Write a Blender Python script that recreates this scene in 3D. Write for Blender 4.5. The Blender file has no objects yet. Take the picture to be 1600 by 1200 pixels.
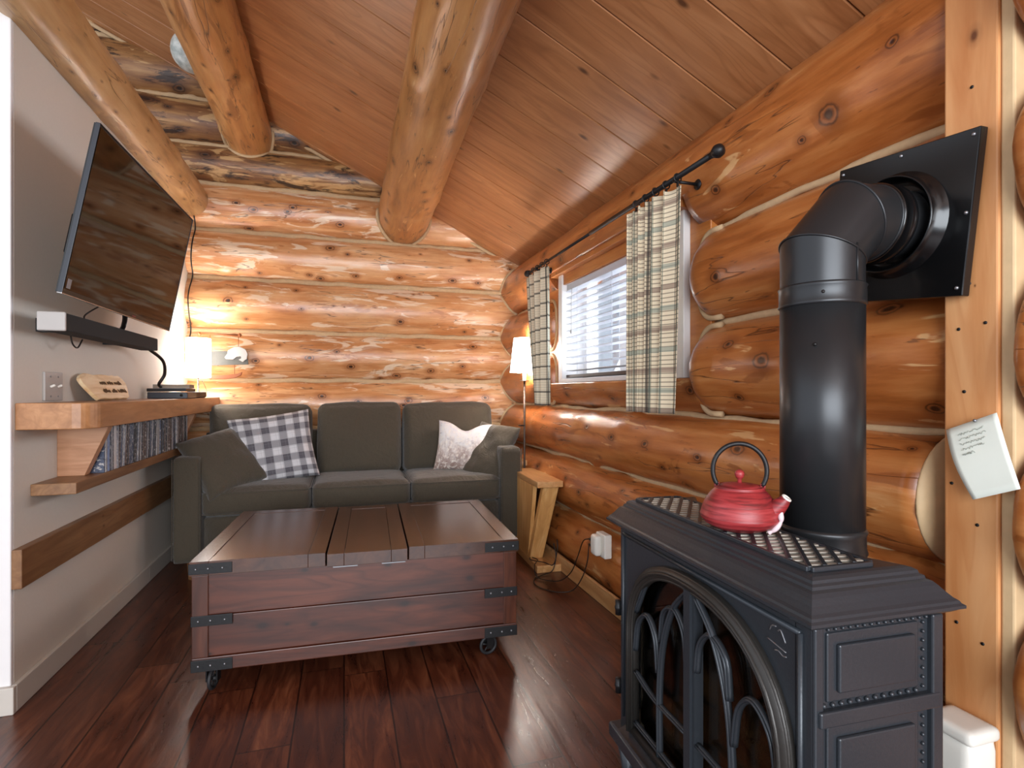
import bpy, bmesh, math, random
from mathutils import Vector, Matrix, noise
R = math.radians
PI = math.pi
sc = bpy.context.scene
col = sc.collection

# ------------------------------------------------------------------ camera
cam_d = bpy.data.cameras.new('camera')
cam = bpy.data.objects.new('camera', cam_d)
col.objects.link(cam)
cam.location = (0, 0, 1.1)
cam.rotation_euler = (R(90), 0, R(-17.3))
cam_d.sensor_width = 36.0
cam_d.lens = 843 / 1600 * 36
cam_d.shift_y = 12 / 1600
cam_d.clip_start = 0.02
sc.camera = cam

# ------------------------------------------------------------------ world, light, exposure
w = bpy.data.worlds.new('world')
sc.world = w
w.use_nodes = True
bgn = w.node_tree.nodes['Background']
bgn.inputs['Color'].default_value = (0.84, 0.90, 1.0, 1)
bgn.inputs['Strength'].default_value = 1.3
sc.view_settings.view_transform = 'Standard'
sc.view_settings.look = 'None'
sc.view_settings.gamma = 1
sc.view_settings.use_curve_mapping = False
sc.view_settings.exposure = 0.22


def area(name, loc, aim, sx, sy, power, color):
    l = bpy.data.lights.new(name, 'AREA')
    l.shape = 'RECTANGLE'
    l.size, l.size_y, l.energy, l.color = sx, sy, power, color
    o = bpy.data.objects.new(name, l)
    col.objects.link(o)
    o.location = loc
    o.rotation_euler = (Vector(aim) - Vector(loc)).to_track_quat('-Z', 'Y').to_euler()
    return o


# added fill behind the camera for unseen room daylight, and daylight from the window over the sofa
area('added_fill_behind', (-0.3, -2.6, 1.55), (0.1, 3.2, 1.25), 3.2, 2.0, 205, (0.88, 0.94, 1.0))
area('daylight_window', (1.75, 2.6, 1.35), (0.2, 2.6, 2.1), 1.2, 0.8, 52, (0.92, 0.95, 1.0))

# ------------------------------------------------------------------ helpers


def hexc(h, a=1.0):
    h = h.lstrip('#')
    v = [int(h[i:i + 2], 16) / 255 for i in (0, 2, 4)]
    return tuple([(c / 12.92 if c <= 0.04045 else ((c + 0.055) / 1.055) ** 2.4) for c in v] + [a])


class NT:
    """small wrapper for building node materials"""

    def __init__(self, name):
        self.m = bpy.data.materials.new(name)
        self.m.use_nodes = True
        self.t = self.m.node_tree
        self.b = self.t.nodes['Principled BSDF']

    def n(self, kind, **kw):
        nd = self.t.nodes.new(kind)
        for k, v in kw.items():
            setattr(nd, k, v)
        return nd

    def put(self, inp, v):
        if hasattr(v, 'bl_idname') and hasattr(v, 'is_linked'):
            self.t.links.new(v, inp)
        else:
            inp.default_value = v

    def coord(self, kind='Object'):
        return self.n('ShaderNodeTexCoord').outputs[kind]

    def mapping(self, vec, scale=(1, 1, 1), loc=(0, 0, 0), rot=(0, 0, 0)):
        m = self.n('ShaderNodeMapping')
        self.put(m.inputs['Vector'], vec)
        self.put(m.inputs['Scale'], scale)
        self.put(m.inputs['Location'], loc)
        self.put(m.inputs['Rotation'], rot)
        return m.outputs[0]

    def noise(self, vec, scale=5, detail=4, rough=0.55, dist=0.0):
        m = self.n('ShaderNodeTexNoise')
        self.put(m.inputs['Vector'], vec)
        m.inputs['Scale'].default_value = scale
        m.inputs['Detail'].default_value = detail
        m.inputs['Roughness'].default_value = rough
        m.inputs['Distortion'].default_value = dist
        return m.outputs['Fac']

    def math(self, op, a, b=0.0, c=0.0, clamp=False):
        m = self.n('ShaderNodeMath', operation=op, use_clamp=clamp)
        self.put(m.inputs[0], a)
        self.put(m.inputs[1], b)
        self.put(m.inputs[2], c)
        return m.outputs[0]

    def ramp(self, fac, stops):
        m = self.n('ShaderNodeValToRGB')
        self.put(m.inputs[0], fac)
        e = m.color_ramp.elements
        while len(e) < len(stops):
            e.new(0.5)
        for i, (p, c) in enumerate(stops):
            e[i].position = p
            e[i].color = hexc(c) if isinstance(c, str) else (c, c, c, 1)
        return m.outputs[0]

    def mix(self, fac, a, b, mode='MIX'):
        m = self.n('ShaderNodeMix', data_type='RGBA', blend_type=mode)
        self.put(m.inputs[0], fac)
        for i, v in ((6, a), (7, b)):
            self.put(m.inputs[i], hexc(v) if isinstance(v, str) else v)
        return m.outputs[2]

    def sep(self, vec):
        m = self.n('ShaderNodeSeparateXYZ')
        self.put(m.inputs[0], vec)
        return m.outputs

    def rand(self):
        return self.n('ShaderNodeObjectInfo').outputs['Random']

    def offset(self, vec, k=37.0):
        """shift coordinates by a per-object amount so that no two pieces share their figure"""
        r = self.math('MULTIPLY', self.rand(), k)
        c = self.n('ShaderNodeCombineXYZ')
        for i in range(3):
            self.t.links.new(r, c.inputs[i])
        a = self.n('ShaderNodeVectorMath', operation='ADD')
        self.t.links.new(vec, a.inputs[0])
        self.t.links.new(c.outputs[0], a.inputs[1])
        return a.outputs[0]

    def bump(self, h, strength=0.2, dist=0.01):
        m = self.n('ShaderNodeBump')
        m.inputs['Strength'].default_value = strength
        m.inputs['Distance'].default_value = dist
        self.put(m.inputs['Height'], h)
        self.t.links.new(m.outputs[0], self.b.inputs['Normal'])

    def fin(self, color=None, rough=0.5, metal=0.0, spec=None, coat=None, coat_rough=None):
        if color is not None:
            self.put(self.b.inputs['Base Color'], hexc(color) if isinstance(color, str) else color)
        self.put(self.b.inputs['Roughness'], rough)
        self.put(self.b.inputs['Metallic'], metal)
        if spec is not None:
            self.b.inputs['Specular IOR Level'].default_value = spec
        if coat is not None:
            self.b.inputs['Coat Weight'].default_value = coat
            self.b.inputs['Coat Roughness'].default_value = coat_rough or 0.1
        return self.m


def log_mat(name, dark, mid, light, pale, knot, rough=0.38, knots=1.0, scar=0.56, stain=None):
    """peeled log: long grain, pale scars, orange cambium patches, knots and drying cracks; local X runs along the log"""
    s = NT(name)
    v = s.offset(s.coord())
    grain = s.noise(s.mapping(v, (0.9, 9, 9)), 3.0, 6, 0.62)
    broad = s.noise(s.mapping(v, (1.1, 3.2, 3.2)), 1.6, 3, 0.5, 0.6)
    base = s.ramp(s.math('ADD', s.math('MULTIPLY', grain, 0.55), s.math('MULTIPLY', broad, 0.45)),
                  [(0.34, dark), (0.46, mid), (0.60, light), (0.78, pale)])
    scars = s.noise(s.mapping(v, (1.0, 5.0, 5.0), (3, 7, 1)), 2.3, 4, 0.6, 1.2)
    c = s.mix(s.ramp(scars, [(scar, 0.0), (scar + 0.035, 0.75)]), base, pale)
    red = s.noise(s.mapping(v, (1.3, 6.0, 6.0), (13, 2, 9)), 2.0, 4, 0.6, 1.0)
    c = s.mix(s.ramp(red, [(0.60, 0.0), (0.64, 0.7)]), c, dark)
    # knots, laid out round the log (distance along it, arc length round it)
    o3 = s.sep(s.coord())
    arc = s.math('MULTIPLY', s.math('ARCTAN2', o3[2], o3[1]), 0.19)
    cbk = s.n('ShaderNodeCombineXYZ')
    s.put(cbk.inputs[0], s.math('ADD', s.math('MULTIPLY', o3[0], 3.1), s.math('MULTIPLY', s.rand(), 53.0)))
    s.put(cbk.inputs[1], s.math('MULTIPLY', arc, 4.6))
    vo = s.n('ShaderNodeTexVoronoi', voronoi_dimensions='2D')
    s.put(vo.inputs['Vector'], cbk.outputs[0])
    vo.inputs['Scale'].default_value = 1.0
    size = s.math('ADD', s.math('MULTIPLY', s.sep(vo.outputs['Color'])[0], 0.95), 0.30)
    d = s.math('ADD', s.math('DIVIDE', vo.outputs['Distance'], size), s.math('MULTIPLY', s.math('SUBTRACT', s.noise(v, 26, 3), 0.5), 0.07))
    c = s.mix(s.ramp(d, [(0.10 * knots, 0.8), (0.24 * knots, 0.0)]), c, dark)
    c = s.mix(s.ramp(d, [(0.070 * knots, 0.0), (0.085 * knots, 0.85), (0.105 * knots, 0.0)]), c, knot)
    kn = s.ramp(d, [(0.030 * knots, 1.0), (0.060 * knots, 0.0)])
    c = s.mix(kn, c, knot)
    # cracks
    cr = s.noise(s.mapping(v, (0.5, 5.5, 5.5), (5, 5, 2)), 2.0, 3, 0.5, 0.3)
    line = s.ramp(s.math('ABSOLUTE', s.math('SUBTRACT', cr, 0.5)), [(0.0, 1.0), (0.0065, 0.0)])
    on = s.ramp(s.noise(s.mapping(v, (1.2, 2, 2)), 1.3, 1), [(0.44, 0.0), (0.48, 0.85)])
    lk = s.math('MULTIPLY', line, on)
    c = s.mix(lk, c, knot)
    if stain:
        st = s.noise(s.mapping(v, (1.0, 4.5, 4.5), (1, 9, 4)), 2.6, 6, 0.7, 0.5)
        c = s.mix(s.ramp(st, [(0.55, 0.0), (0.60, 0.92)]), c, stain)
    tick = s.noise(s.mapping(v, (6, 34, 34)), 2.6, 2, 0.5)
    c = s.mix(s.ramp(tick, [(0.70, 0.0), (0.74, 0.55)]), c, knot)
    s.bump(s.math('ADD', s.math('MULTIPLY', grain, 0.5), s.math('MULTIPLY', s.math('SUBTRACT', 1.0, s.math('MAXIMUM', kn, lk)), 0.8)), 0.35, 0.008)
    return s.fin(c, s.math('ADD', s.math('MULTIPLY', grain, 0.25), rough - 0.12), coat=0.25, coat_rough=0.28)


def board_mat(name, dark, mid, light, axis='X', rough=0.45, knots=0.0, ring=1.0, knot='#4a2a16', coat=0.0):
    """sawn board, growth rings running along one local axis"""
    s = NT(name)
    v = s.offset(s.coord())
    sc3 = {'X': (1.0, 8, 8), 'Y': (8, 1.0, 8), 'Z': (8, 8, 1.0)}[axis]
    g = s.noise(s.mapping(v, sc3), 2.2 * ring, 5, 0.6, 0.5)
    waves = s.math('FRACT', s.math('MULTIPLY', s.noise(s.mapping(v, tuple(k * 0.45 for k in sc3), (2, 2, 2)), 2.0 * ring, 2, 0.5, 0.2), 12))
    c = s.ramp(g, [(0.3, dark), (0.5, mid), (0.72, light)])
    c = s.mix(s.ramp(waves, [(0.0, 0.45), (0.35, 0.0), (0.9, 0.1), (1.0, 0.45)]), c, dark)
    if knots:
        o3 = s.sep(v)
        flat = {'X': (0, 2), 'Y': (1, 2), 'Z': (2, 1)}[axis]
        cbk = s.n('ShaderNodeCombineXYZ')
        s.put(cbk.inputs[0], s.math('MULTIPLY', o3[flat[0]], 3.6))
        s.put(cbk.inputs[1], s.math('MULTIPLY', o3[flat[1]], 6.0))
        vo = s.n('ShaderNodeTexVoronoi', voronoi_dimensions='2D')
        s.put(vo.inputs['Vector'], cbk.outputs[0])
        vo.inputs['Scale'].default_value = 1.0
        d = s.math('DIVIDE', vo.outputs['Distance'], s.math('ADD', s.math('MULTIPLY', s.sep(vo.outputs['Color'])[0], 0.9), 0.2))
        c = s.mix(s.ramp(d, [(0.03 * knots, 0.9), (0.08 * knots, 0.25), (0.16 * knots, 0.0)]), c, knot)
    s.bump(g, 0.12, 0.004)
    return s.fin(c, rough, coat=coat, coat_rough=0.2)


def plain(name, color, rough=0.5, metal=0.0, var=0.04, bump=0.0, scale=30, spec=None, coat=None):
    """a plain painted, cast or moulded surface with a slight mottling"""
    s = NT(name)
    v = s.coord()
    n = s.noise(v, scale, 3)
    b = Vector(hexc(color)[:3])
    lo, hi = b * (1 - var * 2), b * (1 + var)
    c = s.mix(n, (*lo, 1), (*hi, 1))
    if bump:
        s.bump(n, bump, 0.003)
    return s.fin(c, rough, metal, spec=spec, coat=coat)


def emit_mat(name, color, strength):
    s = NT(name)
    s.fin(color, 0.8)
    s.b.inputs['Emission Color'].default_value = hexc(color)
    s.b.inputs['Emission Strength'].default_value = strength
    return s.m


# ---- meshes
class MB:
    """collects verts and faces for ONE mesh object"""

    def __init__(self):
        self.v, self.f, self.uv, self.sm, self.mi = [], [], {}, [], []

    def add(self, vs, fs, smooth=False, uvs=None, mi=0):
        o = len(self.v)
        self.v += [Vector(p) for p in vs]
        for i, f in enumerate(fs):
            if uvs:
                self.uv[len(self.f)] = [uvs[k] for k in f]
            self.f.append([k + o for k in f])
            self.sm.append(smooth)
            self.mi.append(mi)
        return self

    def box(self, c, s, rot=None, mi=0):
        x, y, z = s[0] / 2, s[1] / 2, s[2] / 2
        vs = [Vector((a * x, b * y, d * z)) for a in (-1, 1) for b in (-1, 1) for d in (-1, 1)]
        if rot is not None:
            vs = [rot @ p for p in vs]
        vs = [p + Vector(c) for p in vs]
        return self.add(vs, [(0, 1, 3, 2), (4, 6, 7, 5), (0, 4, 5, 1), (2, 3, 7, 6), (0, 2, 6, 4), (1, 5, 7, 3)], mi=mi)

    def b2(self, lo, hi, mi=0):
        return self.box([(a + b) / 2 for a, b in zip(lo, hi)], [abs(b - a) for a, b in zip(lo, hi)], mi=mi)

    def prism(self, poly, fn, d0, d1, mi=0):
        """poly: 2-D outline; fn(u, v, d) -> point; extruded from d0 to d1"""
        n = len(poly)
        vs = [fn(u, v, d0) for u, v in poly] + [fn(u, v, d1) for u, v in poly]
        fs = [tuple(range(n)), tuple(range(2 * n - 1, n - 1, -1))] + [(i, i + n, (i + 1) % n + n, (i + 1) % n) for i in range(n)]
        return self.add(vs, fs, mi=mi)

    def lathe(self, prof, c=(0, 0, 0), seg=32, axis=(0, 0, 1), smooth=True, caps=True, mi=0):
        q = Vector((0, 0, 1)).rotation_difference(Vector(axis))
        vs, fs = [], []
        for r, z in prof:
            for k in range(seg):
                a = 2 * PI * k / seg
                vs.append(q @ Vector((r * math.cos(a), r * math.sin(a), z)) + Vector(c))
        for i in range(len(prof) - 1):
            for k in range(seg):
                a, b = i * seg + k, i * seg + (k + 1) % seg
                fs.append((a, b, b + seg, a + seg))
        if caps:
            fs.append(tuple(range(seg - 1, -1, -1)))
            fs.append(tuple(range((len(prof) - 1) * seg, len(prof) * seg)))
        return self.add(vs, fs, smooth, mi=mi)

    def cyl(self, p0, p1, r, seg=20, r1=None, smooth=True):
        d = Vector(p1) - Vector(p0)
        return self.lathe([(r, 0), (r1 if r1 is not None else r, d.length)], p0, seg, d, smooth)

    def tube(self, pts, r, seg=10, closed=False, rad=None):
        pts = [Vector(p) for p in pts]
        n = len(pts)
        vs, fs = [], []
        up = None
        for i, p in enumerate(pts):
            a, b = (pts[(i - 1) % n], pts[(i + 1) % n]) if closed else (pts[max(i - 1, 0)], pts[min(i + 1, n - 1)])
            t = (b - a).normalized()
            if up is None:
                up = t.orthogonal().normalized()
            up = (up - t * up.dot(t)).normalized()
            s = t.cross(up)
            rr = rad[i] if rad else r
            for k in range(seg):
                an = 2 * PI * k / seg
                vs.append(p + (up * math.cos(an) + s * math.sin(an)) * rr)
        for i in range(n if closed else n - 1):
            for k in range(seg):
                a, b = i * seg + k, i * seg + (k + 1) % seg
                c, d = (a + seg) % (n * seg), (b + seg) % (n * seg)
                fs.append((a, b, d, c))
        if not closed:
            fs.append(tuple(range(seg - 1, -1, -1)))
            fs.append(tuple(range((n - 1) * seg, n * seg)))
        return self.add(vs, fs, True)

    def ball(self, c, r, sy=1, sz=1, seg=16):
        n = seg // 2
        prof = [(r * math.sin(PI * i / n) + 1e-5, -r * sz * math.cos(PI * i / n)) for i in range(n + 1)]
        return self.lathe(prof, c, seg)

    def build(self, name, mat, parent=None, bevel=0.0, seg=2, sub=0, loc=None, rotz=None):
        me = bpy.data.meshes.new(name)
        me.from_pydata([tuple(p) for p in self.v], [], self.f)
        for m in (mat if isinstance(mat, (list, tuple)) else [mat]):
            me.materials.append(m)
        me.polygons.foreach_set('use_smooth', self.sm)
        me.polygons.foreach_set('material_index', self.mi)
        if self.uv:
            l = me.uv_layers.new(name='uv')
            for p in me.polygons:
                u = self.uv.get(p.index)
                if u:
                    for k, li in enumerate(p.loop_indices):
                        l.data[li].uv = u[k]
        me.validate()
        bm = bmesh.new()
        bm.from_mesh(me)
        bmesh.ops.recalc_face_normals(bm, faces=bm.faces)
        bm.to_mesh(me)
        bm.free()
        o = bpy.data.objects.new(name, me)
        col.objects.link(o)
        if parent:
            o.parent = parent
        if loc:
            o.location = loc
        if rotz is not None:
            o.rotation_euler = (0, 0, rotz)
        if bevel:
            b = o.modifiers.new('bevel', 'BEVEL')
            b.width, b.segments, b.limit_method = bevel, seg, 'ANGLE'
            b.angle_limit = R(40)
            b.harden_normals = False
        if sub:
            s = o.modifiers.new('sub', 'SUBSURF')
            s.levels = s.render_levels = sub
        return o


def tag(o, label, cat=None, group=None, kind=None):
    if label:
        o['label'] = label
    if cat:
        o['category'] = cat
    if group:
        o['group'] = group
    if kind:
        o['kind'] = kind
    return o


def thing(name, label, cat, loc=(0, 0, 0), rotz=0.0, group=None, kind=None):
    o = bpy.data.objects.new(name, None)
    o.empty_display_size = 0.1
    col.objects.link(o)
    o.location = loc
    o.rotation_euler = (0, 0, rotz)
    return tag(o, label, cat, group, kind)


def copy_tree(o, parent=None):
    c = o.copy()
    col.objects.link(c)
    c.parent = parent
    for ch in list(o.children):
        copy_tree(ch, c)
    return c


def nz(x, y, z=0.0):
    return noise.noise(Vector((x, y, z)))


def curve_pts(ctrl, n=12):
    """Catmull-Rom through the control points"""
    P = [Vector(p) for p in ctrl]
    P = [P[0] * 2 - P[1]] + P + [P[-1] * 2 - P[-2]]
    out = []
    for i in range(1, len(P) - 2):
        for k in range(n):
            t = k / n
            a, b, c, d = P[i - 1:i + 3]
            out.append(0.5 * ((2 * b) + (c - a) * t + (2 * a - 5 * b + 4 * c - d) * t * t + (3 * b - a - 3 * c + d) * t ** 3))
    out.append(P[-2])
    return out


def log_obj(name, p0, p1, r0, r1, mat, seed, parent=None, round0=0.0, round1=0.0, bumps=4, rough=0.02, seg=44, sq=1.0):
    """a peeled log, local X along its axis, swelling and wandering a little, knots proud of the surface"""
    p0, p1 = Vector(p0), Vector(p1)
    L = (p1 - p0).length
    n = max(12, int(L / 0.045))
    rng = random.Random(seed)
    kn = [(rng.uniform(0.1, max(0.2, L - 0.1)), rng.uniform(0, 2 * PI), rng.uniform(0.006, 0.016)) for _ in range(int(bumps * L))]
    xs = [L * i / n for i in range(n + 1)]
    if round0:
        xs = sorted(set([round0 * (1 - math.cos(PI / 2 * k / 7)) for k in range(8)] + [x for x in xs if x > round0]))
    if round1:
        xs = sorted(set([L - round1 * (1 - math.cos(PI / 2 * k / 7)) for k in range(8)] + [x for x in xs if x < L - round1]))
    vs, fs = [], []
    for x in xs:
        t = x / L
        r = r0 + (r1 - r0) * t
        e = 1.0
        if round0 and x < round0:
            e = (1 - ((round0 - x) / round0) ** 2.6) ** (1 / 2.6) if x > 0 else 0.35
        if round1 and x > L - round1:
            e = min(e, (1 - ((x - L + round1) / round1) ** 2.6) ** (1 / 2.6) if x < L - 1e-6 else 0.35)
        e = max(e, 0.35)
        for k in range(seg):
            a = 2 * PI * k / seg
            q = r * e * (1 + rough * 2.2 * nz(x * 1.3 + seed * 3.1, math.cos(a) * 0.9, math.sin(a) * 0.9 + seed))
            q += 0.004 * nz(x * 6 + seed, math.cos(a) * 4, math.sin(a) * 4)
            for kx, ka, kh in kn:
                da = (a - ka + PI) % (2 * PI) - PI
                d2 = ((x - kx) / 0.055) ** 2 + (da * r / 0.05) ** 2
                if d2 < 9:
                    q += kh * math.exp(-d2)
            vs.append((x, q * math.cos(a), q * math.sin(a) * sq))
    m = len(xs)
    for i in range(m - 1):
        for k in range(seg):
            a, b = i * seg + k, i * seg + (k + 1) % seg
            fs.append((a, b, b + seg, a + seg))
    fs.append(tuple(range(seg - 1, -1, -1)))
    fs.append(tuple(range((m - 1) * seg, m * seg)))
    mb = MB().add(vs, fs, True)
    o = mb.build(name, mat, parent)
    o.matrix_basis = Matrix.Translation(p0) @ Vector((1, 0, 0)).rotation_difference(p1 - p0).to_matrix().to_4x4()
    return o


# ------------------------------------------------------------------ materials
M = {}
M['log_back'] = log_mat('golden peeled log', '#aa6b3e', '#c48654', '#dba878', '#ead6bc', '#3f2212', 0.34)
M['log_right'] = log_mat('amber peeled log', '#8a4a1f', '#a9612d', '#be7a42', '#dcae78', '#3c1d0e', 0.32, scar=0.64)
M['log_dark'] = log_mat('weathered gable log with painted shade', '#4f2e1a', '#7d5230', '#a07445', '#c79f6c', '#1f110a', 0.5, 1.2, stain='#2a1810')  # gable browns deepened to paint in the shade up there, besides weathering and stains
M['beam'] = log_mat('honey peeled beam', '#8a572b', '#ad753f', '#c18b54', '#d8ae78', '#3c2211', 0.36, 0.75, scar=0.66)
M['beam_pale'] = log_mat('pale tan beam', '#9a7146', '#b58a58', '#c49c6c', '#d3b386', '#5a3c20', 0.45, 0.6, scar=0.68)
M['chink'] = plain('cream chinking mortar', '#c4a57e', 0.8, 0, 0.10, 0.5, 40)
M['post'] = board_mat('planed fir post', '#c07c48', '#d29560', '#dfaa78', 'Z', 0.4, 0.7, 0.7, '#5a2c14')
M['fir'] = board_mat('fir board', '#94643c', '#ab784c', '#c08d60', 'Y', 0.42, 0, 1.0, coat=0.1)
M['fir_dark'] = board_mat('brown fir board', '#6e492e', '#85603f', '#99724e', 'Y', 0.42, 0.5, 1.0)
M['fir_x'] = board_mat('fir bracket board', '#9c6c48', '#b58360', '#c69672', 'X', 0.45, 0, 1.3)
M['pine'] = board_mat('yellow pine board', '#b8834a', '#cf9a5c', '#dcae74', 'Z', 0.42, 0, 1.0, coat=0.1)
M['pine_top'] = board_mat('varnished pine top', '#b07c46', '#c99660', '#d9ae7c', 'Y', 0.3, 0, 1.0, coat=0.4)
M['base_wood'] = board_mat('pale pine baseboard', '#a87848', '#bf8f5c', '#cfa474', 'Y', 0.5, 0.5, 1.0)
M['buck'] = board_mat('orange window board', '#a55e2a', '#bd7436', '#cd8c50', 'Y', 0.4, 0.4, 1.0, coat=0.15)
M['paint'] = plain('greige wall paint', '#cfc7bb', 0.75, 0, 0.02, 0.12, 90)
M['white_paint'] = plain('white trim paint', '#e2dfdd', 0.5, 0, 0.02)
M['base_paint'] = plain('grey baseboard paint', '#c2bbb1', 0.5, 0, 0.02)
M['black_iron'] = plain('black iron', '#1c1b1c', 0.45, 0.35, 0.10, 0.15, 120)
M['stove'] = plain('matte cast iron', '#303439', 0.32, 0.2, 0.06, 0.15, 160)
M['pipe'] = plain('satin black stove pipe', '#2f3032', 0.34, 0.45, 0.05, 0.03, 12)
M['plate'] = plain('gloss black plate', '#101011', 0.18, 0.1, 0.05)
M['black_plastic'] = plain('black plastic', '#141414', 0.35, 0, 0.05)
M['dark_cloth'] = plain('black speaker cloth', '#242322', 0.85, 0, 0.15, 0.3, 300)
M['grey_plastic'] = plain('silver grey plastic', '#aaa5a0', 0.4, 0, 0.02)
M['white_plastic'] = plain('white plastic', '#e4e0d6', 0.35, 0, 0.02)
M['chrome'] = plain('brushed steel', '#b9b6b2', 0.25, 0.9, 0.04)
M['rivet'] = plain('steel rivet', '#8d8d90', 0.35, 0.8, 0.05)
M['cord'] = plain('brown black cord', '#1d1511', 0.5, 0, 0.1)
M['screen'] = plain('switched off glossy screen', '#070606', 0.05, 0, 0.02, spec=0.38)
M['paper'] = plain('pale green note paper', '#e3e6da', 0.7, 0, 0.02)
M['ink'] = plain('grey green ink', '#a3a89c', 0.7)
M['ink_dark'] = plain('burnt brown lettering', '#5a4026', 0.7)
M['cream_cut'] = plain('pale cut log end', '#d8b88c', 0.6, 0, 0.10, 0.3, 25)
M['rubber'] = plain('dark rubber tyre', '#201f21', 0.6, 0.1, 0.08)
M['slat'] = plain('white blind slat', '#c8c9cf', 0.4, 0, 0.02)
M['brown_leather'] = plain('dark brown leather', '#35211a', 0.5, 0, 0.10, 0.3, 80)
M['tan_end'] = plain('tan wooden end', '#b5713c', 0.5)
M['grey_book'] = plain('grey cover', '#7c7d80', 0.3, 0, 0.08, 0, 12)
M['blue_black'] = plain('blue black plastic', '#2e3138', 0.35, 0, 0.05)
M['ember'] = plain('ceramic fire log', '#c9b193', 0.9, 0, 0.25, 0.8, 22)
M['firebox'] = plain('firebox lining', '#77675a', 0.8, 0, 0.2)
M['shade'] = emit_mat('lit white lamp shade', '#fffaf4', 15)
M['bulb_sleeve'] = plain('white lamp sleeve', '#f3eee4', 0.4)
M['sleeve_lit'] = emit_mat('lit bulb sleeve', '#fff4e2', 1.2)
M['bronze'] = plain('bronze lamp pole', '#43342b', 0.45, 0.25, 0.05)


def glass_mat(name, tint, rough=0.0):
    s = NT(name)
    t = s.t
    gl = s.n('ShaderNodeBsdfGlossy')
    gl.inputs['Roughness'].default_value = rough
    tr = s.n('ShaderNodeBsdfTransparent')
    tr.inputs['Color'].default_value = hexc(tint)
    lw = s.n('ShaderNodeLayerWeight')
    lw.inputs['Blend'].default_value = 0.35
    mx = s.n('ShaderNodeMixShader')
    t.links.new(s.math('MULTIPLY', lw.outputs['Fresnel'], 0.8), mx.inputs[0])
    t.links.new(tr.outputs[0], mx.inputs[1])
    t.links.new(gl.outputs[0], mx.inputs[2])
    t.links.new(mx.outputs[0], t.nodes['Material Output'].inputs['Surface'])
    return s.m


M['glass'] = glass_mat('window glass', '#f2f6fa')
M['stove_glass'] = glass_mat('smoky stove glass', '#cfc6ba', 0.02)
s = NT('pale frosted lamp glass')
v = s.coord()
M['frosted'] = s.fin(s.ramp(s.noise(v, 18, 4), [(0.35, '#9aa09a'), (0.6, '#cdd0c8')]), 0.25)

# woven upholstery
s = NT('olive grey woven upholstery')
v = s.coord()
wv = s.noise(s.mapping(v, (1, 1, 1)), 420, 2)
bl = s.noise(v, 5, 3)
c = s.mix(wv, '#332e26', '#5e5547')
c = s.mix(s.math('MULTIPLY', bl, 0.35), c, '#453d32')
s.bump(s.math('ADD', s.math('MULTIPLY', wv, 0.10), s.math('MULTIPLY', s.noise(s.mapping(v, (7, 7, 5)), 1.6, 4, 0.6, 1.5), 0.9)), 0.55, 0.02)
M['sofa'] = s.fin(c, 0.92, spec=0.2)
s.b.inputs['Sheen Weight'].default_value = 0.25

# grey and white plaid cushion (uv in metres)


def band(s, x, period, lo, hi, soft=0.02):
    f = s.math('FRACT', s.math('DIVIDE', x, period))
    a = s.math('SMOOTHSTEP' if False else 'GREATER_THAN', f, lo)
    b = s.math('LESS_THAN', f, hi)
    return s.math('MULTIPLY', a, b)


s = NT('grey and white plaid flannel')
u = s.sep(s.coord('UV'))
P = 0.034
h = s.ramp(s.math('PINGPONG', s.math('DIVIDE', u[0], P), 1.0), [(0.38, 0.0), (0.58, 1.0)])
k = s.ramp(s.math('PINGPONG', s.math('DIVIDE', u[1], P), 1.0), [(0.38, 0.0), (0.58, 1.0)])
tot = s.math('MULTIPLY', s.math('ADD', h, k), 0.5)
c = s.ramp(tot, [(0.0, '#cdccce'), (0.5, '#918f92'), (1.0, '#565359')])
for ax in (0, 1):
    for q in (0.12, 0.5):
        l = band(s, u[ax], P, q, q + 0.05)
        c = s.mix(s.math('MULTIPLY', l, 0.3), c, '#e8e8ea' if q == 0.5 else '#8b8a8e')
wv = s.noise(s.coord('UV'), 500, 2)
s.bump(wv, 0.3, 0.002)
M['plaid'] = s.fin(c, 0.9)

# printed cushion: pale sky over a brown sketched village
s = NT('sketch printed cushion')
uvv = s.coord('UV')
u = s.sep(uvv)
n1 = s.noise(s.mapping(uvv, (14, 8, 1)), 2.2, 6, 0.7, 0.8)
n2 = s.noise(s.mapping(uvv, (30, 22, 1), (3, 1, 0)), 2.0, 4, 0.7)
low = s.math('SUBTRACT', 0.66, s.math('MULTIPLY', u[1], 2.35))
m = s.math('ADD', s.math('MULTIPLY', n1, 0.8), low)
c = s.ramp(m, [(0.25, '#cfcdd2'), (0.50, '#e2e0df'), (0.72, '#b9aaa4'), (0.92, '#92796f')])
c = s.mix(s.ramp(n2, [(0.50, 0.0), (0.62, 0.8)]), c, '#e9e1d6')
c = s.mix(s.ramp(s.noise(s.mapping(uvv, (9, 18, 1), (7, 7, 0)), 2.0, 4, 0.7), [(0.60, 0.0), (0.68, 0.6)]), c, '#8c8a90')
M['print'] = s.fin(c, 0.85)

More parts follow.
